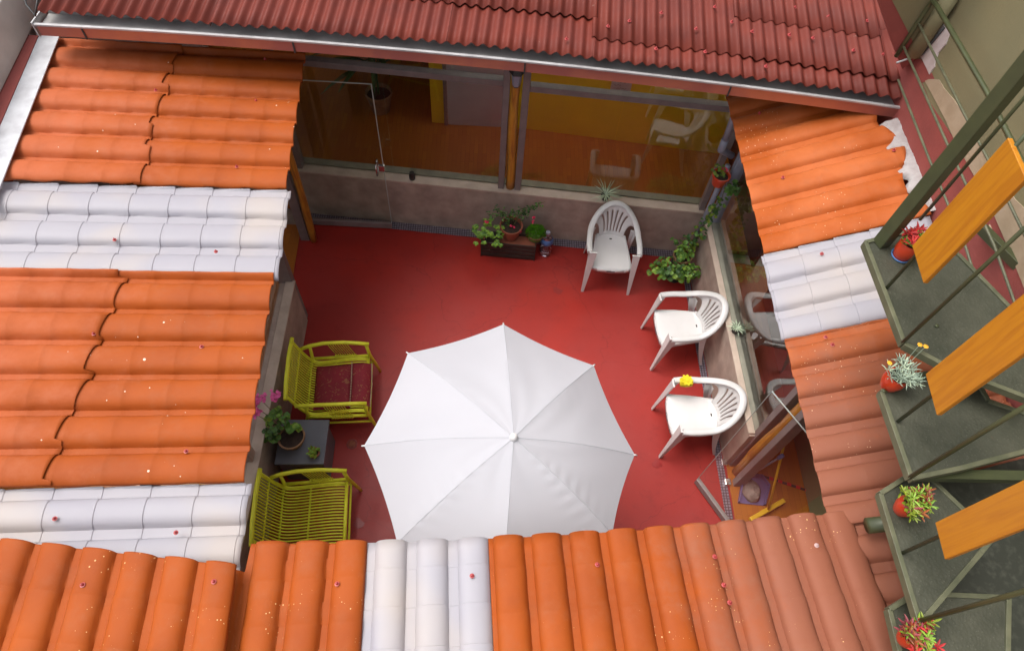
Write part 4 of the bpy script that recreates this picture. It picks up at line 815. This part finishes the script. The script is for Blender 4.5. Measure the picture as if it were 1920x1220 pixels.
# ------------------------------------------------------------ WHITE PLASTIC CHAIRS
def sm01(t_): t_ = min(max(t_, 0), 1); return t_*t_*(3-2*t_)
def make_chair(label):
    t_ = thing('plastic_chair', label, 'chair', group='white plastic armchairs')
    # local: front is -Y, x across.  rim curve parametrised s in [-1, 1]
    def rim(s_, out=0.):
        a_ = abs(s_); sg = 1 if s_ >= 0 else -1
        if a_ < .62:
            an = a_/.62*PI/2; x = (.268+out)*math.sin(an)**.92; y = .02+(.265+out)*math.cos(an)**.92
        else: k = (a_-.62)/.38; x = .268+out+.008*math.sin(k*PI); y = .02-k*.245
        z = .655+.185*(1-sm01(a_/.62))
        y += .05*(z-.655)/.185
        return Vector((sg*x, y, z))
    N_ = 64
    # rim: flat rounded band
    mb = MB(); prof = [(-.030, -.022), (-.032, -.004), (-.022, .006), (0, .009), (.018, .006), (.026, -.006), (.024, -.035), (.016, -.035), (.014, -.008), (-.016, -.006), (-.022, -.022)]; kn = len(prof)
    for i in range(N_+1):
        s_ = -1+2*i/N_; p = rim(s_); q_ = rim(min(s_+.01, 1)); r_ = rim(max(s_-.01, -1)); tg = (q_-r_).normalized(); nn = Vector((tg.y, -tg.x, 0)).normalized()  # outward
        c_ = Vector((0, 0, 0)); 
        if nn.dot(Vector((p.x, p.y+.1, 0))) < 0: nn = -nn
        up_ = tg.cross(nn); up_ = up_ if up_.z > 0 else -up_
        wdt = 1.0+.15*(1-abs(s_))
        for (a_, b_) in prof: mb.v.append(tuple(p+nn*a_*wdt+up_*b_))
    for i in range(N_):
        for j_ in range(kn): mb.f.append((i*kn+j_, i*kn+(j_+1) % kn, (i+1)*kn+(j_+1) % kn, (i+1)*kn+j_)); mb.mi.append(0)
    mb.f += [tuple(range(kn)), tuple(range(N_*kn, (N_+1)*kn))]; mb.mi += [0, 0]
    mb.build('armrest', m_white_pl, t_, smooth=True, angle=.9)
    # back fan with slots
    mb = MB(); cols = []; ns = 6; xs = []
    # columns across: strips (wide) and slots (narrow)
    pos = [-1.]; typ = []
    for k in range(ns):
        c_ = -.62+1.24*k/(ns-1); pos += [c_-.036, c_+.036]; typ += ['s', 'o']
    pos.append(1.); typ.append('s')
    fine = []; ft = []
    for i in range(len(pos)-1):
        m_ = 4 if i in (0, len(pos)-2) else (2 if typ[i] == 's' else 1)
        for k in range(m_): fine.append(pos[i]+(pos[i+1]-pos[i])*k/m_); ft.append(typ[i])
    fine.append(1.); T_ = 12
    def fan(c_, t2):
        hw_ = .135+.02*t2+.125*t2**2.6; lower = Vector((c_*.135, .205-.03*c_*c_, .425)); a_ = hw_*c_
        sr = math.asin(min(1, (abs(a_)/.262)**1.087))/(PI/2)*.62 if abs(a_) < .262 else .62
        up_ = rim(math.copysign(sr, c_)); up_.y -= .012; up_.z -= .02
        p = lower.lerp(Vector((a_ if t2 > 0 else 0, up_.y, up_.z)), t2); p.x = a_; p.y += .03*math.sin(PI*t2)*(.4)-.02*math.sin(PI*t2); return p
    for j_ in range(T_+1):
        for c_ in fine: mb.v.append(tuple(fan(c_, j_/T_)))
    n2 = len(fine)
    for j_ in range(T_):
        for i in range(n2-1):
            if ft[i] == 'o' and 2 <= j_ < 10: continue
            mb.f.append((j_*n2+i, j_*n2+i+1, (j_+1)*n2+i+1, (j_+1)*n2+i)); mb.mi.append(0)
    o = mb.build('backrest', m_white_pl, t_, smooth=True, solid=.006)
    # seat
    mb = MB(); G = 14
    for j_ in range(G+1):
        ty = j_/G; y = -.245+ty*.455
        for i in range(G+1):
            s_ = -1+2*i/G; hw_ = .225-.05*ty-.015*(ty**6); x = s_*hw_
            z = .43-.012*(1-s_*s_)*math.sin(PI*ty)+.0-.018*(1-ty)**6*1.3+.012*abs(s_)**4 + (.02 if ty > .97 else 0)
            yy = y-.02*(1-s_*s_)*(1-ty)+(.02*(s_**6))*(1 if ty > .5 else 0)*-1
            mb.v.append((x, yy, z))
    for j_ in range(G):
        for i in range(G):
            if j_ == G-2 and i in (6, 7): 
                pass
            mb.f.append((j_*(G+1)+i, j_*(G+1)+i+1, (j_+1)*(G+1)+i+1, (j_+1)*(G+1)+i)); mb.mi.append(0)
    mb.build('seat', m_white_pl, t_, smooth=True, solid=.007)
    mb = MB()   # apron below the seat front and sides
    def ap(pts, h):
        for i in range(len(pts)-1):
            a_, b_ = Vector(pts[i]), Vector(pts[i+1]); mb.add([a_, b_, b_-Vector((0, 0, h)), a_-Vector((0, 0, h))], [(0, 1, 2, 3)])
    ap([(-.235, -.235, .43), (-.15, -.257, .412), (0, -.267, .41), (.15, -.257, .412), (.235, -.235, .43)], .055); ap([(-.225, -.24, .43), (-.17, .2, .435)], .04); ap([(.225, -.24, .43), (.17, .2, .435)], .04)
    mb.build('apron', m_white_pl, t_, smooth=True, solid=.006)
    tagp = MB().box((-.045, -.272, .375), (.045, -.269, .392)).build('maker_plate', m_table, t_)
    MB().box((-.014, .15, .4275), (.014, .162, .4345)).build('drain_slot', m_black, t_)
    # legs
    for sx in (-1, 1):
        mb = MB(); n3 = 10   # front leg: broad folded panel from the arm end down to the foot
        for i in range(n3+1):
            k = i/n3; z = .655*(1-k)+.0*k
            cx_ = sx*(.272+.004*k); cy_ = -.225-.055*k; wy = .085*(1-k)**1.3+.028; wx = .012+.016+.03*math.sin(PI*min(1, k*1.3))*0
            front = cy_-.018; inw = .05*(1-k)+.03
            mb.v += [(cx_, front, z), (cx_+sx*.0, front+wy*.85, z), (cx_-sx*.007, front+wy*.85, z), (cx_-sx*.009, front+.010, z), (cx_-sx*inw, front+.012, z), (cx_-sx*inw, front, z)]
        for i in range(n3):
            for j_ in range(6): mb.f.append((i*6+j_, i*6+(j_+1) % 6, (i+1)*6+(j_+1) % 6, (i+1)*6+j_)); mb.mi.append(0)
        mb.f += [tuple(range(6)), tuple(range(n3*6, n3*6+6))]; mb.mi += [0, 0]
        mb.build('leg', m_white_pl, t_, smooth=True, angle=.6, bevel=.003)
        mb = MB()
        for i in range(n3+1):
            k = i/n3; z = .60*(1-k); cx_ = sx*(.245+.0*k); cy_ = .12+.10*k+.05*k*k; w2 = .05*(1-k)+.022
            mb.v += [(cx_, cy_-w2/2, z), (cx_, cy_+w2/2, z), (cx_-sx*w2*.7, cy_+w2*.5+.008, z), (cx_-sx*w2*.7, cy_+w2*.5, z), (cx_-sx*.008, cy_+w2*.5-.008, z), (cx_-sx*.008, cy_-w2/2, z)]
        for i in range(n3):
            for j_ in range(6): mb.f.append((i*6+j_, i*6+(j_+1) % 6, (i+1)*6+(j_+1) % 6, (i+1)*6+j_)); mb.mi.append(0)
        mb.f += [tuple(range(6)), tuple(range(n3*6, n3*6+6))]; mb.mi += [0, 0]
        mb.build('leg', m_white_pl, t_, smooth=True, angle=.6)
    return t_
def place(t_, pl, pr):      # front feet positions -> pose
    m_ = (pl+pr)/2; d = (pr-pl); an = math.atan2(d.y, d.x); t_.rotation_euler = (0, 0, an); n_ = Vector((-d.y, d.x, 0)).normalized(); t_.location = (m_.x+n_.x*.27, m_.y+n_.y*.27, 0)
c1 = make_chair('white plastic armchair against the far wall facing the viewer'); place(c1, W(1088, 543, 0), W(1180, 550, 0))
c2 = copy_tree(c1); c2['label'] = 'middle white plastic armchair by the right wall, its arms bare'; place(c2, W(1205, 612, 0), W(1224, 696, 0))
c3 = copy_tree(c1); c3['label'] = 'white plastic armchair with a yellow cloth on its arm'; place(c3, W(1226, 766, 0), W(1240, 857, 0))
# yellow cloth on arm
p = W(1288, 716, .67); t = thing('yellow_cloth', 'bright yellow knotted cloth wrapped on the arm of the nearest white chair', 'cloth', (p.x-.01, p.y, .66))
mb = MB(); rg = random.Random(6)
mb.tube([(-.055, 0, 0), (-.03, 0, .004), (0, 0, .006), (.03, 0, .004), (.06, 0, 0)], [.038, .043, .046, .042, .036], 12)
mb.build('wrap', m_ygl, t, smooth=True, bevel=0)
mb = MB()
for i in range(9): an = 2*PI*i/9; leaf_at(mb, (-.0, .0, .045), (math.cos(an), math.sin(an), .05), (0, 0, 1), .062, .034, 0, -.1)
mb.tube([(0, 0, .04), (0, 0, .058)], [.03, .018], 10)
o = mb.build('knot', m_ygl, t); m = o.modifiers.new('s', 'SOLIDIFY'); m.thickness = .006
# ------------------------------------------------------------ LIME RATTAN ARMCHAIRS
def make_rattan(label):
    t_ = thing('rattan_armchair', label, 'armchair', group='lime green rattan armchairs')       # front +X, y across, origin mid
    HW = .335
    def prof(k, y=0.):   # seat-back curve: k 0 front .. 1 top of back
        pts = [(.31, .37), (.20, .385), (.0, .36), (-.16, .335), (-.245, .36), (-.30, .46), (-.345, .60), (-.385, .76)]
        f_ = k*(len(pts)-1); i = min(int(f_), len(pts)-2); u = f_-i
        g = lambda j: Vector((pts[max(0, min(j, len(pts)-1))][0], y, pts[max(0, min(j, len(pts)-1))][1]))
        p0, p1, p2, p3 = g(i-1), g(i), g(i+1), g(i+2)
        return .5*((2*p1)+(p2-p0)*u+(2*p0-5*p1+4*p2-p3)*u*u+(3*p1-p0-3*p2+p3)*u**3)
    N_ = 21
    for k in range(N_):
        y = -.275+.55*k/(N_-1); MB().tube([prof(i/22, y)+Vector((0, 0, .0)) for i in range(23)], .0072, 7).build('cane_slat', m_rattan, t_, smooth=True)
    mb = MB(); mb.tube([prof(0, -.31)+Vector((.01, 0, -.01)), prof(0, .31)+Vector((.01, 0, -.01))], .017, 12); mb.build('front_rail', m_rattan, t_, smooth=True)
    MB().tube([prof(1, -.33)+Vector((0, 0, .0)), prof(1, -.15)+Vector((-.012, 0, .004)), prof(1, .15)+Vector((-.012, 0, .004)), prof(1, .33)], .021, 12).build('top_rail', m_rattan, t_, smooth=True)
    for kk in (.30, .62, .86): MB().tube([prof(kk, -.29)+Vector((0, 0, -.016)), prof(kk, .29)+Vector((0, 0, -.016))], .009, 8).build('cross_bar', m_rattan, t_, smooth=True)
    for s_ in (-1, 1):
        y = s_*.315
        MB().tube([prof(i/16, s_*.295)+Vector((0, 0, 0)) for i in range(17)], .013, 9).build('side_frame', m_rattan, t_, smooth=True)
        arm = [(-.335, s_*.31, .585), (-.25, s_*.325, .61), (-.1, s_*.335, .635), (.1, s_*.337, .635), (.25, s_*.33, .62), (.355, s_*.325, .60)]
        MB().tube(arm, .019, 12).build('armrest', m_rattan, t_, smooth=True)
        MB().tube([(.325, s_*.32, .60), (.335, s_*.325, .4), (.37, s_*.335, .2), (.40, s_*.345, 0)], [.017, .018, .017, .015], 12).build('leg', m_rattan, t_, smooth=True)
        MB().tube([(-.24, s_*.31, .60), (-.26, s_*.315, .36), (-.33, s_*.32, .15), (-.40, s_*.325, 0)], [.015, .018, .017, .015], 12).build('leg', m_rattan, t_, smooth=True)
        MB().tube([(-.27, s_*.325, .36), (.33, s_*.335, .36)], .016, 10).build('side_rail', m_rattan, t_, smooth=True); MB().tube([(-.29, s_*.325, .22), (.35, s_*.335, .22)], .011, 8).build('stretcher', m_rattan, t_, smooth=True)
        mb = MB()
        for k in range(9):
            x = -.02+.024*k; mb.tube([(x-.05, s_*.335, .63), (x-.02, s_*.34, .5), (x+.02, s_*.337, .37)], .0042, 5)
            mb.tube([(x+.005, s_*.336-.0, .343), (x+.006, s_*.336, .377)], .019, 8)
        mb.build('arm_weave', m_rattan, t_, smooth=True)
    MB().tube([(.34, -.33, .25), (.34, .33, .25)], .011, 8).build('stretcher', m_rattan, t_, smooth=True)
    return t_
def place_r(t_, fl_, fr_, s_=1.):  # front legs (px) at arm tip height
    m_ = (fl_+fr_)/2; d = fl_-fr_; an = math.atan2(d.y, d.x)-PI/2; t_.rotation_euler = (0, 0, an); t_.location = (m_.x-.36*math.cos(an), m_.y-.36*math.sin(an), 0); t_.scale = (.94, .97, 1)
r1 = make_rattan('lime rattan armchair with a burgundy cushion by the left wall'); place_r(r1, W(697, 645, .6), W(693, 756, .6))
r2 = copy_tree(r1); r2['label'] = 'bare lime rattan armchair nearest the near roof edge'; place_r(r2, W(656, 880, .6), W(650, 1022, .6))
# cushion
cm = thing('seat_cushion', 'burgundy brocade cushion with cream cord on the far lime armchair', 'cushion', r1.location, rotz=r1.rotation_euler.z)
def pad(x0, x1, y0, y1, z0, z1, th_, drop=0):
    mb = MB(); G = 10
    for lay in (1, -1):
        for j_ in range(G+1):
            for i in range(G+1):
                u, v = i/G, j_/G; e = (1-(2*u-1)**6)*(1-(2*v-1)**6); x = x0+(x1-x0)*u; mb.v.append((x, y0+(y1-y0)*v, z0+(z1-z0)*u+th_*(.2+.8*e)*(1 if lay > 0 else 0)-drop*max(0, u-.6)))
    n4 = (G+1)**2
    for j_ in range(G):
        for i in range(G):
            q_ = j_*(G+1)+i; mb.f.append((q_, q_+1, q_+G+2, q_+G+1)); mb.mi.append(0); mb.f.append((n4+q_, n4+q_+G+1, n4+q_+G+2, n4+q_+1)); mb.mi.append(0)
    for i in range(G):
        for (a_, b_) in ((i, i+1), (G*(G+1)+i+1, G*(G+1)+i), ((i+1)*(G+1), i*(G+1)), (i*(G+1)+G, (i+1)*(G+1)+G)): mb.f.append((a_, a_+n4, b_+n4, b_)); mb.mi.append(0)
    return mb
pad(-.20, .15, -.25, .22, .36, .385, .04).build('seat_pad', m_cush, cm, smooth=True, angle=1.2)
pad(.152, .335, -.235, .225, .395, .40, .032, .10).build('front_flap', m_cush, cm, smooth=True, angle=1.2)
mb = MB()
for (pts) in ([(.15, -.25, .425), (.155, 0, .435), (.15, .22, .425)], [(.335, -.235, .372), (.345, 0, .378), (.335, .225, .372)]):
    for k in range(30):
        f_ = k/29; a_ = Vector(pts[0]).lerp(Vector(pts[1]), min(1, f_*2)) if f_ < .5 else Vector(pts[1]).lerp(Vector(pts[2]), f_*2-1)
        mb.lathe([(0, -.006), (.0065, 0), (0, .006)], c=a_, n=6)
mb.build('cord_trim', m_cord, cm)
# ------------------------------------------------------------ GLASS DOORS (frameless leaves with metal bottom rail)
m_rail = mat('anodised_rail', (.24, .185, .175), .5, (.2, .155, .145), 8)
def glass_door(label, A_, B_, h, hx=None, handle=True, ew=.004):
    d = B_-A_; ln = d.length; an = math.atan2(d.y, d.x); t_ = thing('glass_door', label, 'door', A_, rotz=an)
    MB().add([(0, 0, .10), (ln, 0, .10), (ln, 0, h), (0, 0, h)], [(0, 1, 2, 3)]).build('glass_leaf', m_glass_door, t_)
    MB().box((0, -.02, .015), (ln, .02, .10)).build('bottom_rail', m_rail, t_, bevel=.004)
    MB().box((ln-ew, -.005, .101), (ln+ew, .005, h+.004)).box((0, -.005, h+.0045), (ln+ew, .005, h+.0045+1.6*ew)).build('glass_edge', m_edge, t_)
    if handle:
        x = ln-.07
        for s_ in (-1, 1): MB().tube([(x, s_*.008, .93), (x, s_*.05, .93), (x, s_*.055, 1.0), (x, s_*.05, 1.07), (x, s_*.008, 1.07)], .009, 8).build('handle', m_steel, t_, smooth=True)
        MB().box((ln-.05, -.018, .96), (ln+.01, .018, 1.04)).build('lock', m_steel, t_, bevel=.004)
    return t_
glass_door('clear glass door leaf folded open in front of the far wall', W(560, 419, 0), W(736, 428, 0), 2.08)
glass_door('clear glass door leaf standing open at the right doorway', W(1395, 1030, 0), W(1303, 903, 0), 2.0, handle=False, ew=.0018)
# ------------------------------------------------------------ broom, dustpan and floor strip in the right doorway
b0, b1 = W(1437, 957, .05), Vector((0, 0, 0)); top = WX(1480, 790, 2.95)
t = thing('broom', 'yellow broom standing head down inside the right doorway', 'broom', (b0.x, b0.y, .07))
tp_ = W(1480, 792, .95)-Vector((b0.x, b0.y, .07)); MB().tube([(0, 0, .03), tp_], .012, 10).build('handle', m_ypl, t, smooth=True)
MB().tube([tp_, tp_*1.04], [.02, .016], 8).build('hanging_cap', m_ypl, t, smooth=True)
hd = (W(1470, 934, .05)-W(1407, 970, .05)); hd.z = 0; u_ = hd/2; MB().bar(-u_, u_, .045, .05).build('broom_head', m_ypl, t, bevel=.008)
mb = MB(); rg = random.Random(4)
for k in range(60): f_ = rg.uniform(-.95, .95); c_ = u_*f_; mb.tube([c_+Vector((0, 0, -.02)), c_+Vector((rg.uniform(-.02, .02), rg.uniform(-.03, .03), -.063))], .003, 4)
mb.build('bristles', m_ypl, t)
d1 = W(1410, 930, .01); t = thing('dustpan', 'purple dustpan with long grey handle on the parquet inside the right doorway', 'dustpan', (d1.x, d1.y, .01))
q_ = [W(x, y, .01)-t.location for x, y in ((1383, 943), (1431, 948), (1440, 912), (1426, 893), (1392, 893))]
MB().prism(q_, (0, 0, .012)).build('pan', m_purple, t, bevel=.004)
mb = MB()
for i in (1, 2, 3, 4): mb.bar(q_[i]+Vector((0, 0, .035)), q_[(i+1) % 5]+Vector((0, 0, .035)), .012, .05)
mb.build('pan_rim', m_purple, t, bevel=.003)
hb0, hb1 = W(1407, 890, .06)-t.location, W(1460, 858, .62)-t.location; MB().tube([hb0, hb1], .011, 8).build('handle', m_pvc, t, smooth=True); MB().tube([hb1, hb1+(hb1-hb0).normalized()*.07], .02, 10).build('grip', m_bluepl, t, smooth=True)
rg = random.Random(9); mb = MB(); G = 14; c_ = W(1408, 921, .03)
for j_ in range(G+1):
    for i in range(G): 
        an = 2*PI*i/G; ph = j_/G*PI/2; r_ = .105*math.cos(ph)*rg.uniform(.85, 1.1); mb.v.append((c_.x+r_*math.cos(an)*.85, c_.y+r_*math.sin(an)*1.1, .03+.09*math.sin(ph)*rg.uniform(.8, 1.1)))
for j_ in range(G):
    for i in range(G): mb.f.append((j_*G+i, j_*G+(i+1) % G, (j_+1)*G+(i+1) % G, (j_+1)*G+i)); mb.mi.append(0)
tag(mb.build('floor_cloth', m_rag, smooth=True), 'crumpled grey cloth heaped on the purple dustpan', 'cloth')
t = thing('threshold_strip', 'dark floor strip with red dashes across the parquet in the right doorway', 'floor strip')
s0, s1 = W(1392, 880, .012), W(1560, 934, .012); MB().bar(s0, s1, .022, .012).build('strip', m_wire, t); mb = MB(); dd_ = s1-s0
for k in range(7): a_ = s0+dd_*(.30+.1*k); mb.bar(a_, a_+dd_*.045, .03, .008)
for v_ in range(len(mb.v)): mb.v[v_] = (mb.v[v_][0], mb.v[v_][1], mb.v[v_][2]+.008)
mb.build('red_dashes', m_redmark, t)
